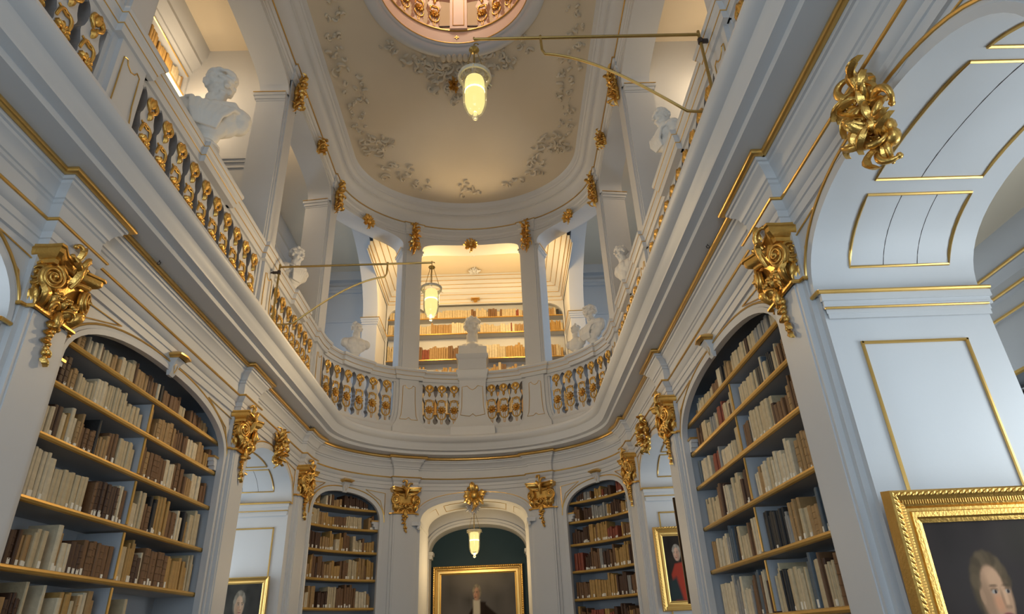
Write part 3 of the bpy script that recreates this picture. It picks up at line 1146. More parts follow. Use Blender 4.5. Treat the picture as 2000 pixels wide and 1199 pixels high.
class Painter:
    def __init__(s, n=110, m=130, bg=(0.05, 0.04, 0.035)):
        s.n, s.m = n, m
        s.X, s.Z = np.meshgrid(np.linspace(0, 1, n), np.linspace(0, 1, m))
        s.C = np.zeros((m, n, 3)) + np.array(bg)
        rng = np.random.default_rng(3)
        g = rng.normal(size=(9, 9))
        gi = lambda a: np.clip(a * 7.99, 0, 7.99)
        xi, zi = gi(s.X), gi(s.Z)
        x0, z0 = xi.astype(int), zi.astype(int)
        fx, fz = xi - x0, zi - z0
        nz = g[z0, x0] * (1 - fx) * (1 - fz) + g[z0, x0 + 1] * fx * (1 - fz) + g[z0 + 1, x0] * (1 - fx) * fz + g[z0 + 1, x0 + 1] * fx * fz
        s.C *= (1 + 0.16 * nz)[..., None]

    def ell(s, cx, cz, rx, rz, col, soft=0.3, rot=0.0, a=1.0):
        dx, dz = s.X - cx, s.Z - cz
        c, si = math.cos(rot), math.sin(rot)
        u, v = (dx * c + dz * si) / rx, (-dx * si + dz * c) / rz
        k = (sm(np.hypot(u, v) - 1, soft) * a)[..., None]
        s.C = s.C * (1 - k) + np.array(col) * k
        return s

    def poly(s, pts, col, soft=0.02, a=1.0):
        ins = np.zeros_like(s.X, bool)
        dist = np.full_like(s.X, 9.0)
        n = len(pts)
        for i in range(n):
            (x0, z0), (x1, z1) = pts[i], pts[(i + 1) % n]
            cond = ((z0 > s.Z) != (z1 > s.Z)) & (s.X < (x1 - x0) * (s.Z - z0) / ((z1 - z0) or 1e-9) + x0)
            ins ^= cond
            t = np.clip(((s.X - x0) * (x1 - x0) + (s.Z - z0) * (z1 - z0)) / ((x1 - x0) ** 2 + (z1 - z0) ** 2 + 1e-12), 0, 1)
            dist = np.minimum(dist, np.hypot(s.X - x0 - t * (x1 - x0), s.Z - z0 - t * (z1 - z0)))
        k = (sm(np.where(ins, -dist, dist), soft) * a)[..., None]
        s.C = s.C * (1 - k) + np.array(col) * k
        return s

    def canvas(s, w, h, parent, M):
        me = bpy.data.meshes.new('canvas')
        vs = [((s.X[j, i] - .5) * w, 0.0, (s.Z[j, i]) * h) for j in range(s.m) for i in range(s.n)]
        fs = [(j * s.n + i, j * s.n + i + 1, (j + 1) * s.n + i + 1, (j + 1) * s.n + i) for j in range(s.m - 1) for i in range(s.n - 1)]
        me.from_pydata(vs, [], fs)
        at_ = me.color_attributes.new('paint', 'FLOAT_COLOR', 'POINT')
        c = np.ones((s.n * s.m, 4), np.float32)
        c[:, :3] = np.clip(s.C.reshape(-1, 3), 0, 1)
        at_.data.foreach_set('color', c.ravel())
        me.materials.append(M_CANVAS)
        return link('canvas', me, parent, M)


def face(p, cx, cz, h, look=0.0, hair=(0.16, 0.13, 0.10), skin=(0.42, 0.26, 0.17), lit=1.0):
    """three-quarter face; h = face height in picture units, look = -1..1 turn"""
    w = h * 0.72
    d = look * w
    sk = np.array(skin)
    p.ell(cx - d * .10, cz + h * .08, w * .56, h * .54, hair, .3)
    p.ell(cx, cz, w * .46, h * .52, sk * .92, .18)
    p.ell(cx + d * .10, cz + h * .20, w * .34, h * .22, sk * 1.18, .7, a=.8)
    p.ell(cx + d * .02, cz - h * .12, w * .16, h * .13, sk * np.array((1.25, .95, .85)), .9, a=.7)
    p.ell(cx - d * .30, cz - h * .10, w * .18, h * .40, sk * .55, .8, a=.6)
    for e in (-1, 1):
        ex = cx + d * .16 + e * w * .19
        p.ell(ex, cz + h * .075, w * .12, h * .035, sk * .45, .5, a=.8)
        p.ell(ex, cz + h * .045, w * .085, h * .033, (0.35, 0.30, 0.25), .4)
        p.ell(ex + d * .03, cz + h * .045, w * .04, h * .03, (0.03, 0.02, 0.02), .4)
        p.ell(ex, cz + h * .135, w * .13, h * .022, sk * .35, .6, a=.8)
    p.ell(cx + d * .26, cz - h * .04, w * .06, h * .15, sk * 1.3, .6, a=.8)
    p.ell(cx + d * .16, cz - h * .05, w * .04, h * .14, sk * .6, .8, a=.6)
    p.ell(cx + d * .26, cz - h * .18, w * .10, h * .03, sk * .55, .6, a=.7)
    p.ell(cx + d * .17, cz - h * .29, w * .14, h * .030, (0.32, 0.11, 0.09), .5)
    p.ell(cx + d * .17, cz - h * .285, w * .14, h * .008, (0.12, 0.04, 0.04), .7)
    p.ell(cx + d * .1, cz - h * .45, w * .2, h * .05, sk * 1.05, .8, a=.6)
    p.ell(cx - d * .42, cz - h * .02, w * .07, h * .12, sk * .8, .4)
    # hair over the forehead
    for i in range(9):
        a = PI * (0.05 + 0.9 * i / 8)
        p.ell(cx + math.cos(a) * w * .47 - d * .04, cz + h * .14 + math.sin(a) * h * .42, w * .15, h * .12, np.array(hair) * (0.8 + .5 * ((i * 7) % 3) / 2), .5, a=.9)


FRAMEP = [(0.0, 0.0), (0.0, 0.02), (0.02, 0.028), (0.03, 0.04), (0.055, 0.045), (0.06, 0.035), (0.075, 0.035), (0.085, 0.05), (0.125, 0.07), (0.14, 0.085), (0.155, 0.09), (0.165, 0.08), (0.17, 0.0)]


def painting(label, w, h, fw_, M, painter, group=None, beads=True, orn=0.018, mat_=None):
    """w,h opening; fw_ frame width; local x right, y towards the viewer (-), z up from bottom of opening"""
    t = thing('framed_portrait', label, 'painting', M, group)
    painter.canvas(w, h, t, Matrix.Translation((0, -0.01, 0)))
    k = fw_ / 0.17
    rows = []
    for d, o in FRAMEP:
        d *= k
        o *= k
        rows.append([(-w / 2 - d, -o, -d), (w / 2 + d, -o, -d), (w / 2 + d, -o, h + d), (-w / 2 - d, -o, h + d)])
    fr = MB().grid(rows, cv=True).obj('frame', mat_ or M_GOLD, t, smooth=25)
    if beads:
        mb = MB()
        d, o = 0.145 * k, 0.088 * k
        rnd = random.Random(int(w * 1000))
        for (x0, z0, x1, z1) in ((-w / 2 - d, h + d, w / 2 + d, h + d), (-w / 2 - d, -d, -w / 2 - d, h + d), (w / 2 + d, -d, w / 2 + d, h + d)):
            L = math.hypot(x1 - x0, z1 - z0)
            n = int(L / (orn * 2.3))
            for i in range(n):
                q = (i + .5) / n
                a = math.atan2(z1 - z0, x1 - x0) + 0.6
                R_ = Matrix.Rotation(-a, 3, 'Y')
                mb.ell((x0 + (x1 - x0) * q, -o, z0 + (z1 - z0) * q), (orn * 1.5, orn * .5, orn * .6), 6, 4, R_)
        mb.obj('leaf_ornament', M_GOLD, fr)
        mb = MB()
        d, o = 0.105 * k, 0.062 * k
        for (x0, z0, x1, z1, ax) in ((-w / 2 - d, h + d, w / 2 + d, h + d, 0), (-w / 2 - d, -d, -w / 2 - d, h + d, 1), (w / 2 + d, -d, w / 2 + d, h + d, 1)):
            L = math.hypot(x1 - x0, z1 - z0)
            n = int(L / 0.016)
            for i in range(n):
                q = (i + .5) / n
                x, z = x0 + (x1 - x0) * q, z0 + (z1 - z0) * q
                hx, hz = (0.004, 0.013) if ax == 0 else (0.013, 0.004)
                mb.box(x - hx, x + hx, -o - 0.004, -o + 0.02, z - hz, z + hz)
        mb.obj('fluted_band', M_GOLD, fr, smooth=0, recalc=False)
    return t


# big portrait behind the archway
P = Painter(bg=(0.085, 0.082, 0.085))
P.ell(0.5, 1.0, 0.34, 0.16, (0.16, 0.145, 0.13), 1.2, a=.8)
P.poly([(0.10, 0.0), (0.30, 0.54), (0.38, 0.63), (0.45, 0.715), (0.58, 0.715), (0.66, 0.66), (0.80, 0.57), (0.98, 0.0)], (0.013, 0.008, 0.006), .02)
P.poly([(0.43, 0.75), (0.52, 0.75), (0.545, 0.68), (0.49, 0.41), (0.42, 0.28), (0.37, 0.42), (0.43, 0.63)], (0.42, 0.39, 0.33), .02)
P.poly([(0.52, 0.735), (0.60, 0.725), (0.56, 0.58), (0.48, 0.44), (0.52, 0.63)], (0.016, 0.010, 0.008), .02)
face(P, 0.475, 0.812, 0.13, -0.9, (0.20, 0.175, 0.13), (0.36, 0.22, 0.16))
painting('large gold-framed portrait of a grey-haired person in dark coat on the teal wall', 1.83, 2.35, 0.20,
         Matrix.Translation((-0.05, FY + 0.53, 0.74)), P, None, True, 0.022, M_GOLDL)
# near right portrait
P = Painter(150, 170, bg=(0.030, 0.022, 0.020))
P.ell(0.15, 0.72, 0.3, 0.2, (0.045, 0.036, 0.033), 1.4, a=.7)
P.ell(0.85, 0.9, 0.3, 0.1, (0.05, 0.042, 0.03), 1.4, a=.7)
P.poly([(0.0, 0.0), (0.0, 0.26), (0.12, 0.38), (0.26, 0.44), (0.46, 0.44), (0.7, 0.34), (0.98, 0.18), (1, 0)], (0.012, 0.010, 0.012), .04)
P.poly([(0.25, 0.52), (0.42, 0.52), (0.42, 0.40), (0.27, 0.40)], (0.30, 0.19, 0.13), .03)
face(P, 0.36, 0.66, 0.30, 1.0, (0.09, 0.062, 0.035), (0.46, 0.27, 0.16))
painting('large gold-framed dark portrait of a young person on the near right arch jamb', 0.94, 1.25, 0.20,
         Matrix.Translation((3.70, 4.29, 0.90)) @ Matrix.Rotation(math.radians(3.0), 4, 'X'), P, None, True, 0.016)
# right narrow arch portrait
P = Painter(bg=(0.022, 0.016, 0.012))
P.poly([(0.12, 0.0), (0.10, 0.40), (0.20, 0.56), (0.36, 0.58), (0.6, 0.46), (0.8, 0.0)], (0.30, 0.035, 0.018), .03)
P.poly([(0.0, 0.0), (0.04, 0.30), (0.2, 0.36), (0.30, 0.0)], (0.02, 0.03, 0.03), .06)
face(P, 0.27, 0.72, 0.22, -0.6, (0.25, 0.22, 0.18), (0.48, 0.29, 0.2))
painting('gold-framed portrait of a person in red on the narrow right arch jamb', 0.74, 1.0, 0.15,
         Matrix.Translation((3.66, 11.48, 2.05)), P, None, True, 0.02, M_GOLDL)
# left narrow arch portrait
P = Painter(bg=(0.038, 0.036, 0.032))
P.poly([(0.02, 0.0), (0.12, 0.26), (0.38, 0.40), (0.62, 0.40), (0.88, 0.26), (0.98, 0.0)], (0.03, 0.026, 0.024), .04)
P.poly([(0.42, 0.42), (0.60, 0.42), (0.56, 0.22), (0.46, 0.22)], (0.36, 0.33, 0.28), .03)
face(P, 0.46, 0.66, 0.36, 0.5, (0.17, 0.15, 0.12), (0.40, 0.27, 0.18))
painting('gold-framed portrait of a grey-haired person on the narrow left arch jamb', 0.62, 0.95, 0.105,
         Matrix.Translation((-3.66, 11.50, 1.63)), P, None, False, 0.02, M_GOLDL)
# picture seen edge-on on the near jamb of the narrow right arch
P = Painter(40, 50, bg=(0.03, 0.025, 0.02))
face(P, 0.5, 0.6, 0.3, 0.4)
painting('framed picture seen edge-on beside the right bookcase, only its dark side showing', 0.74, 1.2, 0.09,
         Matrix.Translation((3.50, 9.42, 2.02)) @ Matrix.Rotation(PI, 4, 'Z'), P, None, False, 0.02, mat('walnut_frame', (0.14, 0.075, 0.03), 0.5, noise=.2))

# ------------------------------------------------------------------ gallery balustrade
RZ = 7.30
BB, BT = 6.0, 7.0
POSTS = {'A': uy(4.72), 'B': uy(8.95), 'C': uy(12.1), 'D': (PIL['D'][0] + PIL['D'][1]) / 2, 'Z': uy(1.28)}
BW = 0.35


def baluster_mesh():
    mb = MB()
    prof = []
    N = 52
    ctl = [(0, 0.0), (.03, .045), (.07, .085), (.13, .09), (.17, .06), (.20, .05), (.24, .078), (.28, .066), (.33, .084), (.38, .070), (.43, .086), (.48, .070), (.53, .080), (.58, .060), (.64, .035),
           (.67, .033), (.72, .062), (.80, .080), (.87, .080), (.92, .070), (.96, .048), (.985, .02), (1.0, 0.0)]
    for i in range(N + 1):
        t = i / N
        g = float(np.interp(t, [c[0] for c in ctl], [c[1] for c in ctl]))
        prof.append((BW / 2 - g, BB + (BT - BB) * t))
    rows = [[(-w, -0.085, z), (-w, 0.045, z), (w, 0.045, z), (w, -0.085, z)] for w, z in prof]
    mb.grid(rows, cv=True)
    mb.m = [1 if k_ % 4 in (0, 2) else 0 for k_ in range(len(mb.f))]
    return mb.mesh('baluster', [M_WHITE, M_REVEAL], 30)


def gilding_mesh():
    mb = MB()
    y = 0.05
    c = (0, BB + 0.37)
    for i in range(10):
        a = 2 * PI * i / 10
        leaf(mb, (c[0] + .015 * math.cos(a), c[1] + .015 * math.sin(a)), a, 0.088, 0.026, 0.035, y, 0.15)
    mb.ell((c[0], y + .035, c[1]), (.026, .026, .026), 8, 5)
    for sg in (-1, 1):
        scroll(mb, (sg * .012, BB + .965), -PI / 2 + sg * 1.15, .20, -sg * 2.6, .020, .011, .015, 5, 10, y)
        scroll(mb, (sg * .018, BB + .80), PI / 2 - sg * 1.2, .16, sg * 3.0, .018, .010, .015, 5, 10, y)
        scroll(mb, (sg * .085, BB + .47), PI / 2 - sg * 0.15, .20, sg * 1.9, .015, .009, .012, 5, 9, y)
        scroll(mb, (sg * .095, BB + .30), -PI / 2 + sg * 0.1, .20, -sg * 1.7, .015, .009, .012, 5, 9, y)
        mb.tube([(sg * .014, y, BB + .26), (sg * .026, y, BB + .17), (sg * .012, y, BB + .04)], .008, 5)
    mb.tube([(-.1, y, BB + .60), (0, y + .008, BB + .565), (.1, y, BB + .60)], .011, 5)
    leaf(mb, (0, BB + .85), PI / 2, .13, .045, .03, y, 0.0)
    leaf(mb, (0, BB + .80), -PI / 2, .12, .032, .03, y, 0.0)
    return mb.mesh('gilding', M_GOLD, 75)


ME_BAL, ME_GIL = baluster_mesh(), gilding_mesh()


def post_meshes():
    mb = MB()
    lev = [(0.38, 0.21, 5.64), (0.38, 0.21, 5.88), (0.37, 0.205, 5.91), (0.335, 0.185, 5.96), (0.285, 0.15, 6.05), (0.25, 0.125, 6.18), (0.232, 0.11, 6.35), (0.225, 0.105, 6.6), (0.228, 0.105, 7.0), (0.228, 0.105, 7.04)]
    rows = [[(-w, -0.10, z), (-w, d, z), (w, d, z), (w, -0.10, z)] for w, d, z in lev]
    mb.grid(rows, cv=True)
    # stepped flanks
    for k_, (e, dd) in enumerate(((0.07, 0.055), (0.12, 0.03))):
        lev2 = [(w + e, d * 0 + dd, z) for w, d, z in lev[4:]]
        lev2 = [(0.40 + e, dd, 5.64), (0.37 + e, dd, 5.93)] + lev2
        mb.grid([[(-w, -0.06, z), (-w, d, z), (w, d, z), (w, -0.06, z)] for w, d, z in lev2], cv=True)
    post = mb.mesh('post', M_WHITE, 25)
    mb = MB()
    pts = [(-0.21, 0.150, 6.08), (-0.175, 0.132, 6.18), (-0.15, 0.115, 6.5), (-0.145, 0.109, 6.88), (-0.09, 0.109, 6.90), (-0.065, 0.109, 6.85), (0, 0.109, 6.82), (0.065, 0.109, 6.85), (0.09, 0.109, 6.90),
           (0.145, 0.109, 6.88), (0.15, 0.115, 6.5), (0.175, 0.132, 6.18), (0.21, 0.150, 6.08), (0.06, 0.150, 6.08), (0.0, 0.145, 6.13), (-0.06, 0.150, 6.08)]
    mb.tube(pts, 0.007, 5, closed=True)
    return post, mb.mesh('panel_line', M_GOLDL, 40)


ME_POST, ME_PLINE = post_meshes()
RAILP = [(-0.10, 7.04), (0.075, 7.04), (0.085, 7.07), (0.085, 7.12), (0.10, 7.14), (0.11, 7.19), (0.145, 7.235), (0.155, 7.26), (0.15, 7.29), (0.13, 7.305), (-0.14, 7.305), (-0.14, 7.2), (-0.10, 7.16)]
PJR = [(u - 0.25, u + 0.25) for u in POSTS.values()]
EXTRA = [(uy(6.83) - 0.42, uy(6.83) + 0.42), (uy(10.55) - 0.3, uy(10.55) + 0.3), (OPC.c - 0.32, OPC.c + 0.32)]
END_S = LQ + 0.3
for nm, lo, hi, lab in (('left', -UMAX, -END_S, 'long balustrade of pierced gilded balusters along the left gallery'),
                        ('end', -END_S, END_S, 'curved balustrade of pierced gilded balusters across the end gallery'),
                        ('right', END_S, UMAX, 'long balustrade of pierced gilded balusters along the right gallery')):
    B = thing('balustrade', lab, 'balustrade', None, None)
    jg = [(a, b) for a, b in mir(PJR) if a > lo + .01 and b < hi - .01]
    ex = [(a, b) for a, b in mir(EXTRA) if a > lo + .01 and b < hi - .01]
    rail = sweep(MB(), RAILP, jogpath(lo, hi, jg + ex, 0.06), closed=True).obj('handrail', M_WHITE, B, smooth=25)
    sweep(MB(), circ(0.09, 7.13, 0.007, 6), jogpath(lo, hi, jg + ex, 0.06), closed=True).obj('gilded_line', M_GOLDL, rail)
    sweep(MB(), circ(0.135, 7.225, 0.006, 6), jogpath(lo, hi, jg + ex, 0.06), closed=True).obj('gilded_line', M_GOLDL, rail)
    sweep(MB(), [(-0.06, 5.60), (0.09, 5.60), (0.09, 5.92), (0.065, 5.95), (0.05, 6.0), (-0.06, 6.0)], jogpath(lo, hi, [], 0), closed=True).obj('bottom_rail', M_WHITE, B, smooth=25)
    sweep(MB(), [(-0.035, 6.985), (0.035, 6.985), (0.045, 7.05), (-0.045, 7.05)], jogpath(lo, hi, [], 0), closed=True).obj('head_rail', M_WHITE, B, smooth=25)
    stops = sorted([s * v for s in (-1, 1) for v in POSTS.values() if lo < s * v < hi])
    for u in stops:
        p_ = link('post', ME_POST, B, FR(u))
        link('panel_line', ME_PLINE, p_)
    bounds = [lo] + stops + [hi]
    if nm == 'end':
        bounds = [lo] + sorted(stops + [0.0]) + [hi]
    for a, b in zip(bounds[:-1], bounds[1:]):
        a2 = a + (0.36 if a in stops else (0.30 if a == 0 else 0.0))
        b2 = b - (0.36 if b in stops else (0.30 if b == 0 else 0.0))
        if b2 - a2 < 0.3 or min(abs(a2), abs(b2)) > uy(0.8):
            continue
        n = max(1, round((b2 - a2) / BW))
        st = (b2 - a2) / n
        for i in range(n):
            u = a2 + (i + .5) * st
            bl = link('baluster', ME_BAL, B, FR(u))
            link('gilding', ME_GIL, bl)

# ------------------------------------------------------------------ upper columns, arches, entablature, ceiling
IMP = 10.66
CD = 0.50


def column_meshes():
    mb = MB()
    mb.box(-0.25, 0.25, -0.54, -0.02, 5.6, IMP - 0.1)
    mb.box(-0.17, 0.17, -0.06, 0.03, 5.6, 11.1)
    mb.box(-0.21, 0.21, -0.06, 0.0, 5.6, 11.1)
    sh = mb.mesh('shaft', M_WHITE, 0)
    mb = MB()
    for e, z0, z1 in ((0.01, IMP - .16, IMP - .12), (0.03, IMP - .12, IMP - 0.05), (0.055, IMP - .05, IMP + 0.0), (0.045, IMP, IMP + .02)):
        mb.box(-0.25 - e, -0.20, -0.54 - e, -0.02 + e * .2, z0, z1)
        mb.box(0.20, 0.25 + e, -0.54 - e, -0.02 + e * .2, z0, z1)
        mb.box(-0.2, 0.2, -0.54 - e, -0.5, z0, z1)
    im = mb.mesh('impost', M_WHITE, 0)
    mb = MB()
    for sg in (-1, 1):
        mb.tube([(sg * .31, -0.6, IMP + .02), (sg * .31, -0.01, IMP + .02)], 0.009, 5)
    gl = mb.mesh('gilded_line', M_GOLDL, 40)
    return sh, im, gl


CSH, CIM, CGL = column_meshes()
MO = rocaille(31, 0.30, 0.95, 20).mesh('cartouche', M_GOLD, 75)
MO2 = rocaille(12, 0.26, 0.42, 10).mesh('cartouche', M_GOLD, 75)
MS2 = starburst(14, 0.22).mesh('starburst', M_GOLD, 75)
CLAB = {'A': 'near', 'B': 'middle', 'C': 'far', 'D': 'end', 'Z': 'rearmost'}
UCOL = {'A': uy(4.72), 'B': uy(9.03), 'C': uy(12.25), 'D': POSTS['D'], 'Z': uy(1.28)}
for kx, u in UCOL.items():
    for s, sd in ((-1, 'left'), (1, 'right')):
        lab = {'A': f'square white column above the near balustrade post on the {sd}', 'B': f'square white column rising behind the lamp arm side of the {sd} gallery',
               'C': f'square white column where the {sd} gallery starts to curve', 'D': f'slender white column {sd} of the central bust', 'Z': f'square white gallery column beside the {sd} end behind the viewer'}[kx]
        t = thing('gallery_column', lab, 'column', FR(s * u), 'columns of the upper gallery')
        link('shaft', CSH, t)
        im = link('impost', CIM, t)
        link('gilded_line', CGL, im)
        link('gilded_cartouche', MO, t, Matrix.Translation((0, 0.04, 10.95)))
UO = []
_b = [UCOL['D'] + .25, UCOL['C'] - .25, UCOL['C'] + .25, UCOL['B'] - .25, UCOL['B'] + .25, UCOL['A'] - .25, UCOL['A'] + .25, UCOL['Z'] - .25]
for i in range(0, 8, 2):
    UO.append(Op((_b[i] + _b[i + 1]) / 2, (_b[i + 1] - _b[i]) / 2, IMP, 11.02, 3.0))
UE = Op(0.0, UCOL['D'] - .25, IMP, 10.93, 3.0)
uops = [neg(q) for q in UO] + [UE] + UO
lim = UCOL['Z'] + 0.2
mb = MB()
for off in (0.0, -0.5):
    cur = -lim
    for op in sorted(uops, key=lambda q: q.c):
        mb.grid([[PT(u, off, IMP), PT(u, off, 11.5)] for u in samp(cur, op.c - op.hw)])
        mb.grid([[PT(u, off, z), PT(u, off, 11.5)] for u, z in op.path()])
        cur = op.c + op.hw
    mb.grid([[PT(u, off, IMP), PT(u, off, 11.5)] for u in samp(cur, lim)])
for op in uops:
    mb.grid([[PT(u, 0, z), PT(u, -0.5, z)] for u, z in op.path()])
mb.grid([[PT(u, 0, 11.5), PT(u, 0, 12.0)] for u in samp(-UMAX, UMAX)])
ua = struct(mb.obj('wall_upper_arcade', M_WHITE, recalc=False), 'upper arcade of flat white arches')
mb = MB()
for op in uops:
    on_arch(mb, op, [(0.0, 0.0), (0.0, 0.02), (0.05, 0.025), (0.055, 0.012), (0.08, 0.014), (0.085, 0.0)], k=24)
mb.obj('arch_moulding', M_WHITE, ua, smooth=30)
UJ = mir([(u - 0.19, u + 0.19) for u in UCOL.values()])
UPATH = jogpath(-UMAX, UMAX, UJ, 0.04)
UPROF = [(0.0, 11.08), (0.02, 11.085), (0.02, 11.13), (0.035, 11.14), (0.035, 11.18), (0.06, 11.21), (0.06, 11.23), (0.04, 11.24), (0.04, 11.33), (0.055, 11.34), (0.075, 11.37), (0.075, 11.39)]
UPROF2 = [(0.10, 11.41), (0.11, 11.45), (0.14, 11.52), (0.19, 11.60), (0.25, 11.665), (0.27, 11.67), (0.27, 11.70), (0.30, 11.705), (0.315, 11.75), (0.345, 11.79), (0.385, 11.81), (0.39, 11.84), (0.42, 11.86), (0.44, 11.92), (0.47, 11.955), (0.48, 11.97)]
o = sweep(MB(), UPROF, UPATH).obj('trim_70', M_WHITE, smooth=30)
struct(o, 'white moulded entablature above the gallery arches')
sweep(MB(), circ(0.085, 11.40, 0.011, 8), UPATH, closed=True).obj('gilded_line', M_GOLDL, o)
sweep(MB(), circ(0.26, 11.685, 0.008, 6), flat, closed=True).obj('gilded_line', M_GOLDL, o)
o = struct(sweep(MB(), [(0.0, 11.40)] + UPROF2, flat).obj('trim_71', M_WHITE, smooth=35), 'white cove moulding round the ceiling')
OVX, OVY, OVA, OVB = 0.04, 7.55, 1.64, 1.62
ov = lambda k_, z, n=72: [(OVX + (OVA + k_) * math.cos(2 * PI * i / n), OVY + (OVB + k_) * math.sin(2 * PI * i / n), z) for i in range(n)]
ceil = plate('ceiling', stad(0.44), [p[:2] for p in ov(0.0, 0)], 11.965, M_CEIL)
struct(ceil)
# ring of the oval opening
ringp = [(0.03, 11.965), (0.02, 11.93), (-0.02, 11.90), (-0.07, 11.885), (-0.12, 11.89), (-0.17, 11.915), (-0.20, 11.95), (-0.21, 11.99), (-0.24, 12.0), (-0.26, 12.03)]
o = struct(MB().grid([ov(a, z) for a, z in ringp], cv=True).obj('trim_72', M_WHITE, smooth=35), 'white moulded ring round the oval ceiling opening')
MB().tube(ov(-0.262, 12.045), 0.012, 6, closed=True).obj('gilded_line', M_GOLDL, o)
mb = MB().grid([ov(-0.26, 12.03), ov(-0.27, 12.36)], cv=True)
drum = struct(mb.obj('trim_73', M_PINK, smooth=35), 'pink-lit drum band of the oval ceiling opening')
MB().tube(ov(-0.28, 12.37), 0.02, 6, closed=True).obj('gilded_line', M_GOLDL, drum)
MB().grid([ov(-0.27, 12.36), ov(-0.15, 12.40), ov(1.2, 12.40), ov(1.6, 12.6)], cv=True).obj('upper_floor_edge', M_PINK, drum)
UB = thing('balustrade', 'round balustrade of gilded balusters seen through the oval ceiling opening', 'balustrade', Matrix.Translation((OVX, OVY, 12.4)))
ME_BAL2 = ME_BAL.copy()
ME_BAL2.materials.clear()
ME_BAL2.materials.append(M_PINK)
ME_BAL2.materials.append(M_PINK)
for i in range(26):
    a = 2 * PI * i / 26
    if i % 13 == 6 or i % 13 == 7:
        pass
    aa = a + PI / 2 + PI / 26
    M_ = Matrix.Translation((1.40 * math.cos(aa), 1.40 * math.sin(aa), -BB)) @ Matrix.Rotation(aa + PI / 2, 4, 'Z')
    if abs(((aa - PI / 2 + PI) % (2 * PI)) - PI) < 0.14:
        continue
    b_ = link('baluster', ME_BAL2, UB, M_)
    link('gilding', ME_GIL, b_)
mb = MB()
mb.box(-0.17, 0.17, 1.28, 1.46, -0.02, 1.05)
pst = mb.obj('post', M_PINK, UB, smooth=0)
mb = MB()
rect_line(mb, [(-0.11, 1.275, 0.06), (0.11, 1.275, 0.06), (0.11, 1.275, 0.95), (-0.11, 1.275, 0.95)], 0.008, 5)
mb.obj('panel_line', M_GOLDL, pst)
MB().grid([[(r * math.cos(2 * PI * i / 48), r * math.sin(2 * PI * i / 48), z) for i in range(48)] for r, z in ((1.30, 1.0), (1.30, 1.14), (1.5, 1.14), (1.5, 1.0))], cu=True, cv=True).obj('handrail', M_PINK, UB, smooth=30)
mb = MB()
mb.tube([(-1.45, 1.6, 0.42), (1.45, 1.6, 0.42)], 0.02, 6)
mb.obj('iron_rod', M_IRON, UB)
dome = struct(MB().grid([ov(1.6, 12.6), ov(1.6, 14.5), ov(1.0, 15.4), ov(-0.2, 15.9), ov(-1.6, 16.0)], cv=True).obj('ceiling_3', M_CEIL, smooth=60), 'domed ceiling of the top floor')
# little cross on the drum
mb = MB()
yc_ = OVY + OVB - 0.27
mb.box(-0.045, 0.045, yc_ - .012, yc_ + .0, 12.185, 12.205)
mb.box(-0.01, 0.01, yc_ - .012, yc_ + .0, 12.15, 12.24)
o = mb.obj('cross_ornament', M_GOLD, None, Matrix.Translation((0.0, 0.0, 0)))
tag(o, 'small brown cross on the drum of the oval opening', 'ornament')

# stucco on the ceiling
st = random.Random(77)
mb = MB()


def stucco(mb, cx, cy, ang, size, n):
    tmp = MB()
    for i in range(n):
        scroll(tmp, (st.uniform(-.5, .5) * size, st.uniform(-.5, .5) * size), st.uniform(0, 2 * PI), size * st.uniform(.25, .6), st.choice((-1, 1)) * st.uniform(2, 5), (.030 if size > .4 else .024), .010, .016, 5, 9, 0.0)
        if i % 3 == 0:
            leaf(tmp, (st.uniform(-.5, .5) * size, st.uniform(-.5, .5) * size), st.uniform(0, 2 * PI), size * .28, size * .05, .025, 0.0, st.uniform(-1, 1))
    c, s_ = math.cos(ang), math.sin(ang)
    tmp.v = [(cx + v[0] * c - v[2] * s_, cy + v[0] * s_ + v[2] * c, 11.965 - v[1] * 1.5) for v in tmp.v]
    mb.add(tmp.v, tmp.f)


for s in (-1, 1):
    for y in np.arange(5.2, 11.6, 0.42):
        stucco(mb, s * (2.28 + .08 * math.sin(y * 3)), y, PI / 2, 0.30 + .12 * (math.sin(y * 2.1) > .3), 5)
    stucco(mb, s * 2.1, 11.7, 0.5, 0.62, 16)
    stucco(mb, s * 1.75, 12.6, 0.5, 0.6, 13)
    stucco(mb, s * 1.2, 13.2, 0.5, 0.42, 7)
stucco(mb, 0, 13.45, 0.0, 0.55, 9)
for x, y, sz, n in ((0, 9.55, .75, 22), (-.5, 9.45, .6, 14), (.5, 9.45, .6, 14), (-.9, 9.25, .45, 8), (.9, 9.25, .45, 8), (0, 10.1, .6, 12), (-.35, 9.95, .5, 8), (.35, 9.95, .5, 8), (-1.3, 8.95, .35, 6), (1.3, 8.95, .35, 6)):
    stucco(mb, x, y, 0.3, sz, n)
mb.obj('stucco_relief', M_CEIL, ceil, smooth=50)
mb = MB()
for i in range(6):
    mb.ell((-0.28 + .11 * i, OVY + OVB - 0.05, 11.88), (.06, .10, .05), 8, 5)
mb.obj('stucco_shell', M_CEIL, ceil)
rocaille(61, 0.2, 0.3, 8).obj('gilded_rosette', M_GOLD, ceil, Matrix.Translation((-0.12, 9.75, 11.93)) @ Matrix.Rotation(-PI / 2, 4, 'X'))

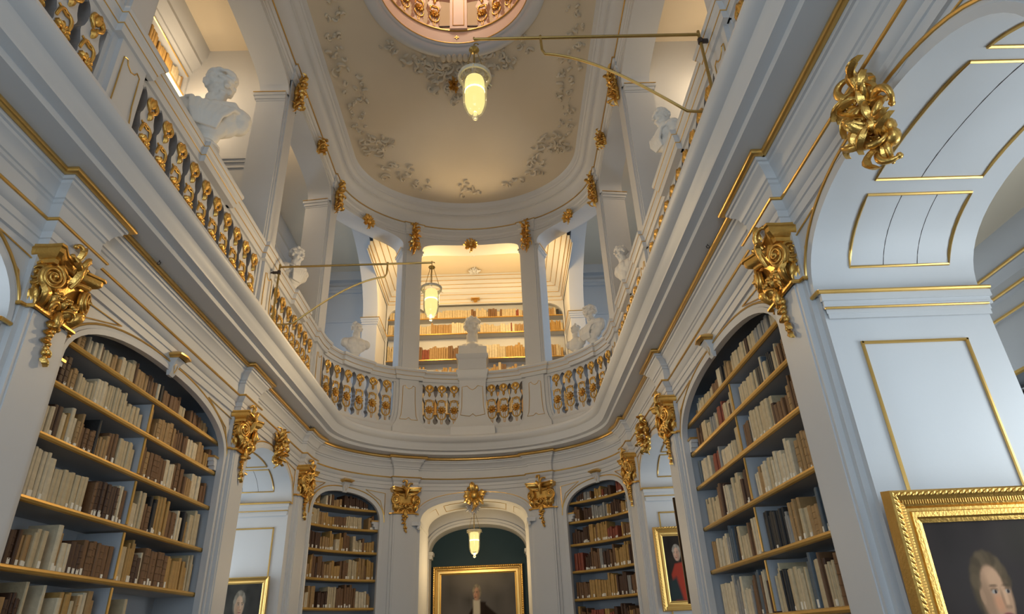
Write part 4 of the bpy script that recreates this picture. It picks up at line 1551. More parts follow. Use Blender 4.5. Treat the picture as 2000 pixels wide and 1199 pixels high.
# keystone ornaments of the upper arches
for s, sd in ((-1, 'left'), (1, 'right')):
    o = link('gilded_cartouche', MO2, None, FR(s * uy(10.66), 0.03, 11.08))
    tag(o, f'small gilded cartouche on the {sd} gallery arch before the curve', 'ornament')
    o = link('gilded_cartouche', MO2, None, FR(s * uy(6.9), 0.03, 11.08))
    tag(o, f'small gilded cartouche on the nearer {sd} gallery arch', 'ornament')
    o = link('gilded_cartouche', MS2, None, FR(s * UO[0].c, 0.03, 11.02))
    tag(o, f'gilded sunburst rosette on the curved {sd} gallery arch', 'ornament')
o = link('gilded_cartouche', MS2, None, FR(0.0, 0.03, 10.92))
tag(o, 'gilded sunburst rosette over the central gallery arch', 'ornament')

# ------------------------------------------------------------------ gallery rooms behind the columns
struct(plate('ceiling_4', RECT, stad(-0.02), 12.1, M_CEIL), 'ceiling of the side galleries')
k = 80
for s, sd in ((-1, 'left'), (1, 'right')):
    # cross wall behind column B
    mb = MB()
    mb.box(s * 3.6, s * OUT, 9.02, 9.3, 5.6, 12.1)
    cw = struct(mb.obj(f'wall_cross_{sd}', M_WHITE, smooth=0), f'cross wall of the {sd} gallery')
    mb = MB()
    for e, z0, z1 in ((0.03, 9.28, 9.34), (0.05, 9.34, 9.38), (0.02, 9.16, 9.2)):
        mb.box(s * 3.6, s * OUT, 9.02 - e, 9.03, z0, z1)
    mb.obj('moulding', M_WHITE, cw, smooth=0)
    # cornice above the outer bookcase
    mb = MB()
    prof = [(0.45, 11.35), (0.47, 11.37), (0.47, 11.45), (0.52, 11.5), (0.52, 11.55), (0.62, 11.66), (0.66, 11.7), (0.66, 11.78), (0.74, 11.9), (0.76, 12.1)]
    mb.grid([[(s * (OUT - q[0]), y, q[1]) for q in prof] for y in (YMIN, 9.02)])
    mb.grid([[(s * (OUT - q[0] + .3), y, q[1]) for q in prof] for y in (9.3, YB)])
    struct(mb.obj(f'trim_{k}', M_WHITE, smooth=30), f'cornice of the {sd} gallery outer wall')
    k += 1
    # pier with arch between the end room and the side room
    mb = MB()
    mb.box(s * 2.66, s * 3.06, 15.95, YB, 5.6, 12.1)
    xs_ = []
    for i in range(13):
        a = PI / 2 * i / 12
        xs_.append((15.95 - 2.7 * (1 - math.cos(a)), 9.62 + 1.65 * math.sin(a)))
    rowa = [(s * 2.66, y, z) for y, z in xs_]
    rowb = [(s * 3.06, y, z) for y, z in xs_]
    top_a = [(s * 2.66, y, 12.1) for y, z in xs_]
    top_b = [(s * 3.06, y, 12.1) for y, z in xs_]
    mb.grid([top_a, rowa, rowb, top_b])
    pr = struct(mb.obj(f'wall_partition_{sd}', M_WHITE, smooth=30), f'arched partition {sd} of the end room')
    mb = MB()
    for e, z0, z1 in ((0.02, 9.42, 9.48), (0.05, 9.54, 9.60), (0.035, 9.48, 9.54)):
        mb.box(s * (2.66 - e), s * (3.06 + e), 15.95 - e, YB - .4, z0, z1)
    mb.obj('impost', M_WHITE, pr, smooth=0)
    mb = MB()
    mb.tube([(s * 2.6, 15.89, 9.61), (s * 3.12, 15.89, 9.61)], .012, 5)
    mb.tube([(s * 2.6, 15.89, 9.61), (s * 2.6, YB - .5, 9.61)], .012, 5)
    mb.obj('gilded_line', M_GOLDL, pr)
    # side room back mouldings
    mb = MB()
    for e, z0, z1 in ((0.04, 10.4, 10.5), (0.08, 11.4, 11.5), (0.12, 11.5, 11.6), (0.2, 11.8, 12.1), (0.03, 9.2, 9.26), (0.05, 8.8, 8.9)):
        mb.box(s * 3.06, s * OUT, YB - e, YB, z0, z1)
    struct(mb.obj(f'trim_{k}', M_WHITE, smooth=0), f'mouldings on the back wall of the {sd} side room')
    k += 1
# end room: ceiling with panel, cornice
mb = MB()
prof = [(0.0, 10.62), (0.03, 10.64), (0.03, 10.74), (0.06, 10.76), (0.06, 10.88), (0.12, 10.91), (0.12, 11.0), (0.20, 11.06), (0.22, 11.1), (0.34, 11.17), (0.36, 11.2), (0.50, 11.27), (0.52, 11.31), (0.70, 11.36), (0.72, 11.4), (0.85, 11.43)]
XR = 2.64
y0f = lambda x: 12.0 + 2.97 * math.sqrt(max(0.0, 1 - (x / 3.57) ** 2))
base = lambda q: [(-(XR - q), y0f(XR - q), 0), (-(XR - q), 17.2 - q * .45, 0), ((XR - q), 17.2 - q * .45, 0), ((XR - q), y0f(XR - q), 0)]
mb.grid([[(p_[0], p_[1], z) for p_ in base(q)] for q, z in prof])
ec = struct(mb.obj(f'trim_{k}', M_WHITE, smooth=25), 'stepped cornice of the end room ceiling')
k += 1
mb = MB()
for q, z in ((0.035, 10.635), (0.065, 10.75), (0.125, 10.90), (0.225, 11.09), (0.365, 11.19), (0.525, 11.30), (0.725, 11.39)):
    mb.tube([(p_[0] * .998, p_[1] - 0.006, z) for p_ in base(q)], 0.009, 5)
mb.obj('gilded_line', M_GOLDL, ec)
mb = MB()
for hx, zc, yb in ((1.8, 11.435, 16.9), (2.64, 11.60, 17.2)):
    mb.grid([[(hx * (-1 + i / 10), y0f(hx * (-1 + i / 10)), zc), (hx * (-1 + i / 10), yb, zc)] for i in range(21)])
cl = struct(mb.obj('ceiling_5', M_CEIL, smooth=0), 'panelled ceiling of the end room')
for (x, y) in ((0, 16.6), (0, 15.55), (-1.35, 15.4)):
    o = starburst(int(50 + x * 3 + y), 0.2).obj('stucco_rosette', M_WHITE, cl, Matrix.Translation((x, y, 11.43)) @ Matrix.Rotation(-PI / 2, 4, 'X'))

# ------------------------------------------------------------------ bookcases of the gallery
BOOKS = []          # dicts: origin, tangent, normal, w,h,d,mat,label parts


def fill(rng, pos, length, gap, depth, where, pal, topfun=None, sizes=(0.035, 0.085), pid=0, hmin=0.52, hmax=0.86, missing=0.06):
    """pos(t)->(origin Vector, tangent Vector, normal Vector) ; runs of similar books"""
    t = 0.03 + rng.random() * 0.03
    n = 0
    run = 0
    while t < length - 0.05:
        if run <= 0:
            run = rng.choice((1, 1, 2, 2, 3, 4, 5, 8))
            col = rng.choices(list(pal.keys()), list(pal.values()))[0]
            bw = rng.uniform(*sizes)
            uni = rng.random() < 0.4
            bh = rng.uniform(hmin, hmax)
            if rng.random() < missing:
                t += rng.uniform(0.04, 0.16)
        run -= 1
        w = bw * rng.uniform(0.75, 1.25)
        h = gap * min(hmax + .04, bh * (rng.uniform(0.96, 1.04) if uni else rng.uniform(0.84, 1.16)))
        if t + w > length - 0.03:
            break
        if topfun is not None:
            lim_ = min(topfun(t), topfun(t + w)) - 0.02
            if lim_ < 0.10:
                t += w
                continue
            h = min(h, lim_)
        o_, tn, nn = pos(t + w / 2)
        BOOKS.append(dict(o=o_, t=tn, n=nn, w=w * .97, h=h, d=depth * rng.uniform(.8, 1.0), col=col, lean=rng.gauss(0, 0.012), where=where, idx=n, setb=rng.uniform(0, .03)))
        t += w + rng.choice((0, 0, 0, 0.002, 0.004))
        n += 1


rng = random.Random(2024)
PAL_L = {'cream vellum': 5, 'pale vellum': 4, 'tan leather': 3, 'brown leather': 3, 'dark brown leather': 2.2, 'grey paper': .15, 'black': .3, 'golden brown leather': 1}
PAL_R = {'cream vellum': 4, 'pale vellum': 3, 'tan leather': 3, 'brown leather': 3, 'dark brown leather': 2, 'grey paper': 2, 'black': 1, 'reddish leather': .8, 'blue grey cloth': .8}
PAL_CL = {'brown leather': 4, 'golden brown leather': 4, 'tan leather': 3, 'cream vellum': 3, 'dark brown leather': 3, 'pale vellum': 1}
PAL_CR = {'reddish leather': 2.5, 'brown leather': 5, 'dark brown leather': 3, 'grey paper': 1.5, 'golden brown leather': 2}
PAL_U = {'cream vellum': 4, 'golden brown leather': 4, 'tan leather': 3, 'brown leather': 2, 'reddish leather': 1, 'black': .6, 'pale vellum': 3}
ORD = ['top', 'second', 'third', 'fourth', 'fifth', 'sixth']
for s, sd in ((-1, 'left'), (1, 'right')):
    op = OPB if s > 0 else neg(OPB)
    zp = op.path(80)
    # photo-left end: low y for left wall, high y for right wall ; u grows from left to right in the photo on both sides
    u0, u1 = op.c - op.hw - .02, op.c + op.hw + .02
    for si in range(6):
        z = SH[si] + 0.022
        gap = (SH[si - 1] - SH[si] - .045) if si else 0.30
        parts = [(u0, u1, '')] if si == 0 else [(u0, op.c - .02, 'left half of '), (op.c + .02, u1, 'right half of ')]
        for a, b, half in parts:
            def pos(t, a=a, z=z):
                u = a + t
                Mx = FR(u, -0.125, z)
                return Mx.translation.copy(), Mx.col[0].to_3d(), Mx.col[1].to_3d()
            tf = None
            if si == 0:
                def tf(t, a=a, z=z):
                    return float(np.interp(a + t, [q[0] for q in zp], [q[1] for q in zp])) - z + .02
            fill(rng, pos, b - a, gap, 0.3, (sd, half, ORD[si], 'bookcase'), PAL_L if s < 0 else PAL_R, tf, (0.028, 0.07))
    op = OPC if s > 0 else neg(OPC)
    zp2 = op.path(80)
    for si in range(6):
        z = SH[si] + 0.022
        gap = (SH[si - 1] - SH[si] - .045) if si else 0.28
        a, b = op.c - op.hw - .02, op.c + op.hw + .02

        def pos(t, a=a, z=z):
            Mx = FR(a + t, -0.12, z)
            return Mx.translation.copy(), Mx.col[0].to_3d(), Mx.col[1].to_3d()
        tf = None
        if si == 0:
            def tf(t, a=a, z=z):
                return float(np.interp(a + t, [q[0] for q in zp2], [q[1] for q in zp2])) - z + .01
        fill(rng, pos, b - a, gap, 0.28, (sd, '', ORD[si], 'curved bookcase'), PAL_CL if s < 0 else PAL_CR, tf, (0.026, 0.06))
# end room bookcase
EB = thing('bookcase', 'brightly lit white bookcase on the back wall of the end gallery', 'bookcase', Matrix.Translation((0, 17.45, 5.6)))
ESH = [10.14, 9.63, 8.82, 8.0, 7.2]
EW = 2.62
mb = MB()
mb.box(-EW, EW, 0.05, 0.34, 0, 0.4)
mb.add([(-EW, 0.05, 0), (EW, 0.05, 0), (EW, 0.05, 5.1), (-EW, 0.05, 5.1)], [(0, 1, 2, 3)])
mb.obj('back_panel', M_WHITE, EB, smooth=0)
for z in ESH:
    mb = MB()
    mb.box(-EW, EW, -0.25, 0.05, z - 5.6 - .02, z - 5.6 + .02)
    sh = mb.obj('shelf', M_WHITE, EB, smooth=0)
    MB().tube([(-EW, -0.25, z - 5.6), (EW, -0.25, z - 5.6)], .022, 6).obj('gilded_edge', M_GOLDL, sh)
# white arched surround
mb = MB()
for cx_, hw_ in ((-2.02, .58), (2.02, .58)):
    p_ = [(cx_ + d, z) for d, z in arch_pts(hw_, 10.15, 10.56, 2.2, 20)]
    mb.grid([[(x, -.27, z - 5.6), (x, -.27, 5.1)] for x, z in p_])
    mb.grid([[(x, -.27, z - 5.6), (x, -.17, z - 5.6)] for x, z in p_])
mb.box(-1.44, 1.44, -.27, -.2, 4.99, 5.1)
for a, b in ((-2.64, -2.60), (2.60, 2.64)):
    mb.box(a, b, -.27, -.2, 0, 5.1)
mb.obj('arched_surround', M_WHITE, EB, smooth=30)
t_ = MB()
t_.tube([(0, -.32, 5.02), (0, -.36, 5.10)], [0.04, 0.10], 8)
t_.box(-0.13, 0.13, -.42, -.27, 5.10, 5.13)
t_.obj('gilded_console', M_GOLDL, EB)
for si, z in enumerate(ESH):
    gap = ((ESH[si - 1] - z) if si else 0.42) - .05

    def pos(t, z=z):
        return Vector((-EW + t, 17.24, z + .02)), Vector((1, 0, 0)), Vector((0, -1, 0))
    fill(rng, pos, 2 * EW, gap, .22, ('end gallery', '', ORD[si], 'bookcase'), PAL_U, None, (.04, .08), hmin=(.5, .5, .42, .6, .6)[si], hmax=(.78, .78, .58, .85, .85)[si])
# outer gallery bookcases (left one seen past the near column)
for s, sd in ((-1, 'left'), (1, 'right')):
    GB = thing('bookcase', f'long white bookcase along the outer wall of the {sd} gallery', 'bookcase', Matrix.Translation((s * 5.35, 6.0, 5.6)))
    y0, y1 = -3.6, 2.95
    for zz in (5.75, 5.28, 4.62, 3.9, 3.2, 2.5, 1.7):
        mb = MB()
        mb.box(s * -0.24, s * 0.2, y0, y1, zz - .02, zz + .02)
        sh = mb.obj('shelf', M_WHITE, GB, smooth=0)
        MB().tube([(s * -0.24, y0, zz), (s * -0.24, y1, zz)], .018, 6).obj('gilded_edge', M_GOLDL, sh)
    mb = MB()
    mb.add([(s * 0.2, y0, 0), (s * 0.2, y1, 0), (s * 0.2, y1, 5.8), (s * 0.2, y0, 5.8)], [(0, 1, 2, 3)])
    mb.obj('back_panel', M_WHITE, GB, smooth=0)
    mb = MB()
    mb.box(s * -0.24, s * 0.2, y1, y1 + .05, 0, 5.8)
    mb.obj('side_panel', M_WHITE, GB, smooth=0)
    if s < 0:
        mb = MB()
        mb.box(0.222, 0.236, y0, y1, 5.15, 5.258)  # glowing strip in place of the lit gap under the shelf
        mb.obj('lit_gap_glow', M_LITGAP, GB, smooth=0)
    for si, zz in enumerate((5.28, 4.62, 3.9)):
        def pos(t, zz=zz, s=s):
            return Vector((s * 5.12, 8.9 - t, zz + 5.6 + .02)) if False else Vector((s * (5.13), 8.92 - t, zz + 5.62)), Vector((0, s, 0)), Vector((-s, 0, 0))
        if s < 0:
            fill(rng, pos, 5.5, (0.45, 0.62, .68)[si], .26, (sd + ' gallery', '', ORD[si], 'bookcase'), PAL_U, None, (.05, .09), hmax=.8)

AB = thing('bookcase', 'dark-shelved bookcase in the right aisle at the edge of view', 'bookcase', Matrix.Translation((5.45, 4.95, 0)))
mb = MB()
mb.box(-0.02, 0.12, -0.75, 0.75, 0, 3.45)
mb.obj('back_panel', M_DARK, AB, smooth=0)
mb = MB()
mb.box(-0.30, 0.12, -0.80, -0.75, 0, 3.5)
mb.obj('side_panel', M_WHITE, AB, smooth=0)
mb = MB()
mb.box(-0.30, 0.12, 0.75, 0.80, 0, 3.5)
mb.obj('side_panel', M_WHITE, AB, smooth=0)
for zz in (3.5, 2.95, 2.45, 1.95, 1.4):
    mb = MB()
    mb.box(-0.31, 0.0, -0.75, 0.75, zz - .02, zz + .02)
    sh = mb.obj('shelf', M_GREY, AB, smooth=0)
    MB().tube([(-0.31, -0.75, zz), (-0.31, 0.75, zz)], .022, 6).obj('gilded_edge', M_SHELFG, sh)
for zz in (2.95, 2.45):
    def pos(t, zz=zz):
        return Vector((5.22, 5.68 - t, zz + .02)), Vector((0, 1, 0)), Vector((-1, 0, 0))
    fill(rng, pos, 1.4, .48, .2, ('right aisle', '', 'upper', 'bookcase'), PAL_R, None, (.04, .08))

# ------------------------------------------------------------------ books
def book_parts(b):
    """cover mesh (boards and rounded spine with bands), page block, label; local x along shelf, y to viewer, z up"""
    w, h, d = b['w'], b['h'], b['d']
    mb = MB()
    n = 4
    sp = [(-w / 2, -0.012)] + [(w / 2 * math.sin(-PI / 2 + PI * i / n), 0.002 + 0.010 * math.cos(-PI / 2 + PI * i / n)) for i in range(n + 1)] + [(w / 2, -0.012)]
    sec = sp + [(w / 2, -d), (w / 2 - .004, -d), (w / 2 - .004, -0.014), (-w / 2 + .004, -0.014), (-w / 2 + .004, -d), (-w / 2, -d)]
    k_ = len(sec)
    vs = [(x, y, 0) for x, y in sec] + [(x, y, h) for x, y in sec]
    fs = [(i, (i + 1) % k_, k_ + (i + 1) % k_, k_ + i) for i in range(k_)]
    m_ = len(sp)
    fs += [tuple(range(k_, k_ + m_)) + (), tuple(range(m_))[::-1]]
    mb.add(vs, fs)
    if b.get('bands', True) and w > .03 and b['col'] in ('brown leather', 'dark brown leather', 'tan leather') and (int(b['h'] * 1e4) % 2):
        for q in (.2, .4, .6, .8):
            z0 = h * q
            ring = [(x * 1.02, y + .004, z0 - .004) for x, y in sp[1:-1]]
            ring2 = [(x * 1.02, y + .004, z0 + .004) for x, y in sp[1:-1]]
            ring0 = [(x, y, z0 - .007) for x, y in sp[1:-1]]
            ring3 = [(x, y, z0 + .007) for x, y in sp[1:-1]]
            mb.grid([ring0, ring, ring2, ring3])
    pg = MB()
    pg.box(-w / 2 + .003, w / 2 - .003, -d + .008, -.013, .004, h - .006)
    tg = MB()
    lw = min(w * .42, .016)
    z1 = min(.045 + .03 * ((int(w * 1e5) % 7) / 6), h * .22)
    tg.box(-lw, lw, .004, .0145, .012, z1)
    return mb, pg, tg


def proj_area(b):
    c = b['o'] + Vector((0, 0, b['h'] / 2)) - CAM_LOC
    dz = c.dot(CF)
    if dz <= 0.1:
        return 0
    px, py = 1000 + FPX * c.dot(CR) / dz, 599.5 - FPX * c.dot(CU) / dz
    if not (-10 < px < 2010 and -10 < py < 1215):
        return 0
    v = (CAM_LOC - b['o']).normalized()
    return b['w'] * b['h'] * abs(v.dot(b['n'])) / dz ** 2


for b in BOOKS:
    b['area'] = proj_area(b)
order = sorted(range(len(BOOKS)), key=lambda i: -BOOKS[i]['area'])
# only plain shelves of the two near bookcases get individual books first
single = set(order[:300])


def ordinal(i):
    n = i + 1
    if 10 <= n % 100 <= 20:
        return f'{n}th'
    return f'{n}' + {1: 'st', 2: 'nd', 3: 'rd'}.get(n % 10, 'th')


cnt = {}
stuff = MB()
keys = list(BOOKC.keys())
for i, b in enumerate(BOOKS):
    Mx = Matrix(((b['t'].x, b['n'].x, 0, b['o'].x), (b['t'].y, b['n'].y, 0, b['o'].y), (0, 0, 1, b['o'].z), (0, 0, 0, 1))) @ Matrix.Translation((0, -b['setb'], 0)) @ Matrix.Rotation(b['lean'], 4, 'Y')
    has_tag = random.Random(i).random() < 0.5
    if i in single:
        cv, pg, tg = book_parts(b)
        sd, half, sh_, kind = b['where']
        key = b['where']
        o = cv.obj('book', BOOKM[b['col']], None, Mx, smooth=30)
        tag(o, f'{b["col"]} book, {ordinal(b["idx"])} from {"right" if sd == "left gallery" else "left"}, {half}{sh_} shelf, {sd} {kind}', 'book', f'books on the {sd} {kind}')
        link('page_block', pg.mesh('page_block', M_PAGE, 0, False), o)
        if has_tag:
            link('shelf_label', tg.mesh('shelf_label', M_TAG, 0, False), o)
    elif b['area'] > 0:
        cv, pg, tg = book_parts(dict(b, bands=False))
        stuff.add([Mx @ Vector(v) for v in cv.v], cv.f, keys.index(b['col']))
        if has_tag and b['where'][3] == 'curved bookcase':
            stuff.add([Mx @ Vector(v) for v in tg.v], tg.f, len(keys))
o = stuff.obj('books', [BOOKM[q] for q in keys] + [M_TAG], None, None, smooth=30)
o['kind'] = 'stuff'
tag(o, 'the many smaller old books filling the remaining shelves', 'books')

# ------------------------------------------------------------------ hanging lamps and swing arms
def lamp_meshes():
    out = {}
    mb = MB()
    prof = [(0.135, -0.05), (0.148, -0.01), (0.15, 0.0), (0.128, -0.06), (0.122, -0.12), (0.122, -0.30), (0.112, -0.39), (0.085, -0.455), (0.05, -0.485), (0.02, -0.495)]
    mb.lathe([(0.158, 0.0), (0.150, -0.03), (0.130, -0.07), (0.123, -0.12), (0.122, -0.30), (0.113, -0.39), (0.087, -0.455), (0.05, -0.49), (0.018, -0.50)], 28)
    out['glass_bell'] = mb.mesh('glass_bell', M_GLASS, 60)
    mb = MB()
    mb.lathe([(0.0, -0.03), (0.09, -0.03), (0.1, -0.07), (0.1, -0.33), (0.088, -0.39), (0.05, -0.43), (0.0, -0.44)], 20)
    out['frosted_cylinder'] = mb.mesh('frosted_cylinder', M_LAMP, 60)
    mb = MB()
    mb.ell((0, 0, -0.2), (0.104, 0.104, 0.05), 16, 9)
    out['bulb_glow'] = mb.mesh('bulb_glow', M_BULB, 60)
    mb = MB()
    mb.lathe([(0.148, -0.015), (0.166, -0.015), (0.172, 0.0), (0.168, 0.022), (0.150, 0.03), (0.146, 0.01), (0.148, -0.015)], 28)
    for i in range(3):
        a = 2 * PI * i / 3 + .5
        mb.tube([(0.16 * math.cos(a), 0.16 * math.sin(a), -.005), (0.20 * math.cos(a), 0.20 * math.sin(a), -.02)], .007, 5)
    out['rim'] = mb.mesh('rim', M_RIM, 50)
    mb = MB()
    mb.lathe([(0.02, -0.495), (0.03, -0.505), (0.022, -0.515), (0.034, -0.535), (0.022, -0.56), (0.0, -0.565)], 14)
    out['finial'] = mb.mesh('finial', M_GLASS, 60)
    mb = MB()
    for i in range(3):
        a = 2 * PI * i / 3 + .5
        mb.tube([(0.158 * math.cos(a), 0.158 * math.sin(a), .02), (0.03 * math.cos(a), 0.03 * math.sin(a), .40)], .0045, 5)
    mb.tube([(0, 0, 0.05), (0, 0, .42)], .008, 6)
    out['chains'] = mb.mesh('chains', M_BRASS, 50)
    mb = MB()
    mb.lathe([(0.0, .37), (0.03, .375), (0.055, .395), (0.05, .41), (0.02, .42), (0.012, .44), (0.0, .44)], 16)
    pts = [(0.0, 0, .43), (0.0, 0, .455)] + [(0.022 - 0.022 * math.cos(a), 0, .475 + .022 * math.sin(a)) for a in [0.3 * q for q in range(11)]]
    mb.tube(pts, .007, 6)
    out['canopy_hook'] = mb.mesh('canopy_hook', M_BRASS, 50)
    return out


LM = lamp_meshes()


def lamp(loc, label, power):
    t = thing('hanging_lamp', label, 'lamp', Matrix.Translation(loc), 'hanging glass lamps')
    for nm, me in LM.items():
        link(nm, me, t)
    point('lamp light', (loc[0], loc[1], loc[2] - 0.66), power, (1.0, 0.73, 0.39), 0.08)


lamp((-0.41, 9.0, 6.60), 'glowing glass bell lamp hanging from the left brass arm', 145)
lamp((0.46, 4.78, 6.70), 'glowing glass bell lamp hanging from the upper right brass arm', 10)
lamp((-0.04, 15.2, 3.80), 'glowing glass bell lamp hanging inside the end archway', 62)
mb = MB()
mb.lathe([(0.0, .45), (0.02, .45), (0.02, .47), (0.10, .475), (0.13, .485), (0.10, .50), (0.02, .505), (0.02, .56), (0.0, .56)], 16, (-0.04, 15.2, 3.80))
o = mb.obj('ceiling_hanger', M_BRASS)
tag(o, 'brass rod and disc above the end archway lamp', 'hanger')
o = starburst(91, 0.20).obj('stucco_rosette', M_WHITE, None, Matrix.Translation((-0.04, 14.75, 4.25)) @ Matrix.Rotation(PI, 4, 'Z'))
tag(o, 'white stucco leaf rosette above the end archway lamp', 'ornament')


def swing_arm(s, y, zt, zb, xh, xl, label, xe, xs_):
    t = thing('swing_arm', label, 'bracket', Matrix.Translation((s * xh, y, zb)), 'brass swing arms')
    H = zt - zb
    r = .017
    f = lambda x: s * x
    mb = MB().tube([(0, 0, -.06), (0, 0, H + .05)], r, 8)
    mb.obj('hinge_post', M_BRASS, t)
    mb = MB().tube([(0, 0, H), (s * (xl - xh), 0, H)], r, 8)
    mb.tube([(s * (xl - xh), 0, H), (s * (xl - xh) - .0, 0, H + .03)], .008, 6)
    mb.obj('top_bar', M_BRASS, t)
    # curved strut: from bottom of hinge out, bow up to the bar
    xa = s * (xs_ - xh)
    xb = s * (xe - xh)
    pts = [(0, 0, 0), (xa * .7, 0, 0.0), (xa, 0, .01)]
    for i in range(1, 15):
        q = i / 14
        a = q * PI / 2 * .92
        pts.append((xa + (xb - xa) * (0.25 * q + .75 * (1 - math.cos(a)) / (1 - math.cos(PI / 2 * .92))) if False else xa + (xb - xa) * q, 0, .01 + (H - .25) * math.sin(a) / math.sin(PI / 2 * .92)))
    pts.append((xb + (xb - xa) * .02, 0, H - .18))
    pts.append((xb + (xb - xa) * .025, 0, H + .03))
    mb = MB().tube(pts, r * .85, 8)
    mb.obj('curved_strut', M_BRASS, t)
    for z in (H - .1, .02):
        mb = MB()
        mb.tube([(0, 0, z), (s * .13, 0, z)], .014, 6)
        mb.tube([(s * .02, 0, z), (s * .10, 0, z)], .026, 6)
        mb.lathe([(0.0, -.03), (.028, -.03), (.028, .03), (0, .03)], 10, (0, 0, z))
        mb.obj('hinge_bracket', M_IRON, t)


swing_arm(-1, 9.0, 7.09, 6.06, 2.86, 0.41, 'brass swing arm on the left balustrade holding a lamp', 1.16, 2.54)
swing_arm(1, 4.78, 7.26, 6.17, 2.86, 0.46, 'brass swing arm on the right balustrade holding a lamp', 1.20, 2.56)

# ------------------------------------------------------------------ busts
def bust_mesh(seed, curls, wreath, drape, block=False, toga=False, tilt=0.15, turn=0.0):
    rnd = random.Random(seed)
    mb = MB()
    # +y is the way the bust looks; head about 0.30 tall
    hz = .40 if block else (.535 if toga else .55)
    if block:
        mb.box(-.18, .18, -.085, .10, .0, .125)
        mb.ell((0, 0.0, .135), (.18, .095, .055), 14, 9)
        mb.ell((-.11, 0, .12), (.075, .09, .06), 10, 7)
        mb.ell((.11, 0, .12), (.075, .09, .06), 10, 7)
        mb.ell((0, .05, .13), (.10, .07, .06), 10, 7)
    else:
        mb.ell((0, 0, .22), (.21, .115, .17), 16, 10)
        mb.ell((-.17, -.01, .25), (.10, .09, .10), 12, 8)
        mb.ell((.17, -.01, .25), (.10, .09, .10), 12, 8)
        mb.ell((0, .03, .13), (.13, .09, .13), 12, 8)
        mb.ell((-.07, .07, .24), (.09, .06, .08), 10, 7)
        mb.ell((.07, .07, .24), (.09, .06, .08), 10, 7)
        mb.ell((0, 0, .04), (.085, .075, .08), 12, 8)
    mb.tube([(0, -.01, hz - .29), (0, 0, hz - .19), (0, .015, hz - .09)], [.10, .075, .075], 12)
    body, mb = mb, MB()
    mb.ell((0, -.012, hz + .035), (.092, .115, .105), 16, 11)
    mb.ell((0, .026, hz - .02), (.073, .078, .115), 14, 10)
    mb.ell((0, .062, hz - .108), (.040, .045, .034), 10, 7)
    mb.ell((0, .092, hz + .055), (.070, .028, .022), 10, 6)
    mb.tube([(0, .100, hz + .05), (0, .124, hz + .0), (0, .146, hz - .03)], [.015, .018, .025], 8)
    mb.ell((0, .104, hz - .070), (.034, .022, .013), 8, 5)
    mb.ell((0, .098, hz - .092), (.028, .022, .012), 8, 5)
    for e in (-1, 1):
        mb.ell((e * .046, .072, hz - .030), (.030, .030, .032), 8, 6)
        mb.ell((e * .033, .086, hz + .020), (.015, .012, .009), 8, 5)
        mb.ell((e * .094, -.005, hz + .0), (.013, .026, .038), 8, 6)
    for i in range(curls):
        a = rnd.uniform(.15 * PI, 1.85 * PI) + PI / 2
        el = rnd.uniform(-.35, 1.3)
        p_ = Vector((.096 * math.cos(a) * math.cos(el), -.012 + .118 * math.sin(a) * math.cos(el), hz + .045 + .108 * math.sin(el)))
        if p_.y > .045 and p_.z < hz + .10:
            continue
        r_ = rnd.uniform(.016, .032)
        mb.ell(p_, (r_, r_, r_ * .9), 8, 6)
    if wreath:
        for i in range(26):
            a = 2 * PI * i / 26
            p_ = Vector((.100 * math.cos(a), -.016 + .114 * math.sin(a), hz + .105 + .022 * math.sin(a)))
            mb.ell(p_, (.022, .013, .024), 8, 5, Matrix.Rotation(a + rnd.uniform(.4, 1.2), 3, 'Z') @ Matrix.Rotation(rnd.uniform(-.9, .9), 3, 'X'))
    Rh = Matrix.Rotation(turn, 3, 'Z') @ Matrix.Rotation(-tilt, 3, 'X')
    pv = Vector((0, 0, hz - .13))
    body.add([Rh @ (Vector(v) - pv) + pv for v in mb.v], mb.f)
    mb = body
    if drape:
        for i in range(7):
            x0 = -.20 + .066 * i
            mb.tube([(x0, .06, .37 - abs(x0) * .3), (x0 * .7 + .02, .145, .26), (x0 * .5 + .05, .15, .15), (x0 * .35 + .04, .11, .05)], [.014, .021, .021, .014], 7)
        mb.tube([(-.22, -.02, .30), (-.12, .10, .34), (.0, .13, .27), (.12, .12, .20), (.2, .02, .16)], [.04, .035, .035, .035, .03], 8)
        mb.ell((-.16, 0, .30), (.12, .11, .08), 10, 7)
    me = mb.mesh('tmp', M_BUST, 0)
    o = bpy.data.objects.new('tmp', me)
    COL.objects.link(o)
    m = o.modifiers.new('r', 'REMESH')
    m.mode = 'VOXEL'
    m.voxel_size = 0.0075
    m2 = o.modifiers.new('s', 'SMOOTH')
    m2.factor = .5
    m2.iterations = 2
    dg = bpy.context.evaluated_depsgraph_get()
    res = bpy.data.meshes.new_from_object(o.evaluated_get(dg))
    bpy.data.objects.remove(o, do_unlink=True)
    res.name = 'bust'
    res.polygons.foreach_set('use_smooth', [True] * len(res.polygons))
    return res


def bust(me, loc, yaw, sc, label, sx=1.0, pitch=0.0, socle=True):
    # yaw: heading of the face, 0 = towards -y (the viewer), positive to the right
    M_ = Matrix.Translation(loc) @ Matrix.Rotation(PI + yaw, 4, 'Z') @ Matrix.Rotation(pitch, 4, 'X') @ Matrix.Diagonal((sc * sx, sc, sc, 1))
    o = link('bust', me, None, M_)
    tag(o, label, 'bust', 'plaster busts on the gallery')
    if socle:
        mb = MB()
        mb.lathe([(0.0, -.09), (.10, -.09), (.10, -.07), (.075, -.055), (.055, -.02), (.06, .0), (.08, .02), (0.0, .02)], 18)
        mb.obj('socle', M_BUST, o, smooth=40)
    return o


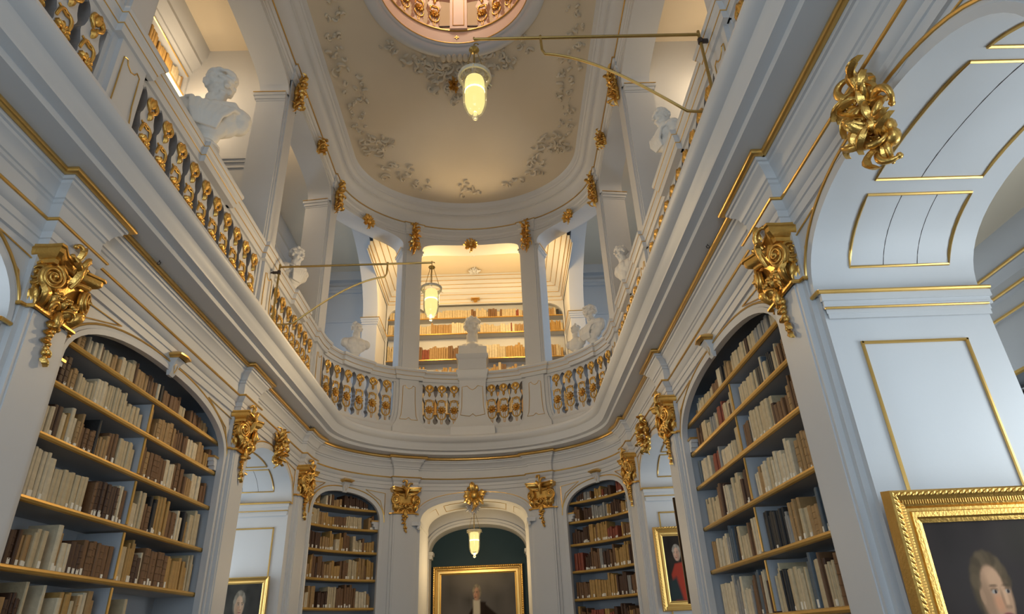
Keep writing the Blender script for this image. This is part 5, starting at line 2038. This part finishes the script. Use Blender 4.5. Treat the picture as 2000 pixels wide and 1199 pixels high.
B_W = bust_mesh(1, 150, True, True, False, True, 0.24, 0.30)
B_C = bust_mesh(2, 80, False, False, True, False, 0.18, 0.12)
B_P = bust_mesh(3, 60, False, True)
B_B = bust_mesh(4, 14, False, False)
RT = 7.305
bust(B_W, (-3.02, 6.38, RT + .12), 0.55, 1.6, 'laurel-wreathed draped plaster bust on the near left balustrade', 1.1)
bust(B_P, (3.02, 6.80, RT + .09), -1.25, 1.05, 'plaster bust in profile on the near right balustrade')
bust(B_P, (-3.05, 10.2, RT + .10), 1.1, 1.15, 'plaster bust on the left balustrade behind the brass arm')
bust(B_B, (3.02, 10.35, RT + .09), -1.2, 1.1, 'plaster bust in profile on the right balustrade beside a column')
p_ = PT(-OPC.c, 0.0)
bust(B_B, (p_[0], p_[1], RT + .09), 0.45, 1.15, 'bare-chested plaster bust on the curved left balustrade', 1.1)
p_ = PT(OPC.c - 0.32, -0.1)
bust(B_B, (p_[0], p_[1], RT + .08), 2.4, 1.05, 'plaster bust seen from behind on the curved right balustrade')
p_ = PT(OPC.c + 0.30, 0.0)
bust(B_W, (p_[0], p_[1], RT + .10), -1.0, 1.3, 'large draped plaster bust at the right end of the curved balustrade', 1.1)
# central bust on its pedestal
t = thing('pedestal', 'tall flared white pedestal at the centre of the end balustrade', 'pedestal', FR(0.0, 0.10, 0.0))
mb = MB()
lev = [(0.50, 0.26, 5.65), (0.50, 0.26, 5.90), (0.47, 0.235, 5.94), (0.41, 0.20, 6.02), (0.35, 0.165, 6.15), (0.315, 0.15, 6.35), (0.305, 0.145, 6.7), (0.31, 0.145, 7.0), (0.31, 0.145, 7.04),
       (0.345, 0.175, 7.09), (0.345, 0.175, 7.16), (0.37, 0.2, 7.22), (0.38, 0.21, 7.29), (0.36, 0.19, 7.31)]
mb.grid([[(-w, -0.2, z), (-w, d, z), (w, d, z), (w, -0.2, z)] for w, d, z in lev], cv=True)
mb.obj('body', M_WHITE, t, smooth=25)
mb = MB()
lev = [(0.335, 0.16, 7.30), (0.335, 0.16, 7.58), (0.36, 0.185, 7.61), (0.385, 0.21, 7.66), (0.385, 0.21, 7.70)]
rows = [[(-w, -0.3, z), (-w, d, z), (w, d, z), (w, -0.3, z)] for w, d, z in lev]
mb.grid(rows, cv=True)
mb.add(rows[-1], [(0, 1, 2, 3)])
mb.obj('cap_block', M_WHITE, t, smooth=25)
mb = MB()
pts = [(-0.28, 0.172, 6.2), (-0.25, 0.155, 6.4), (-0.24, 0.15, 6.88), (-0.12, 0.15, 6.9), (-0.07, 0.15, 6.84), (0, 0.15, 6.80), (0.07, 0.15, 6.84), (0.12, 0.15, 6.9), (0.24, 0.15, 6.88), (0.25, 0.155, 6.4), (0.28, 0.172, 6.2), (0.07, 0.172, 6.16), (0, 0.17, 6.22), (-0.07, 0.172, 6.16)]
mb.tube(pts, .007, 5, closed=True)
mb.obj('panel_line', M_GOLDL, t)
pc = PT(0, 0.06)
bust(B_C, (pc[0], pc[1], 7.695), 0.1, 1.88, 'large square-cut plaster bust on the central pedestal', 1.0, 0.0, False)
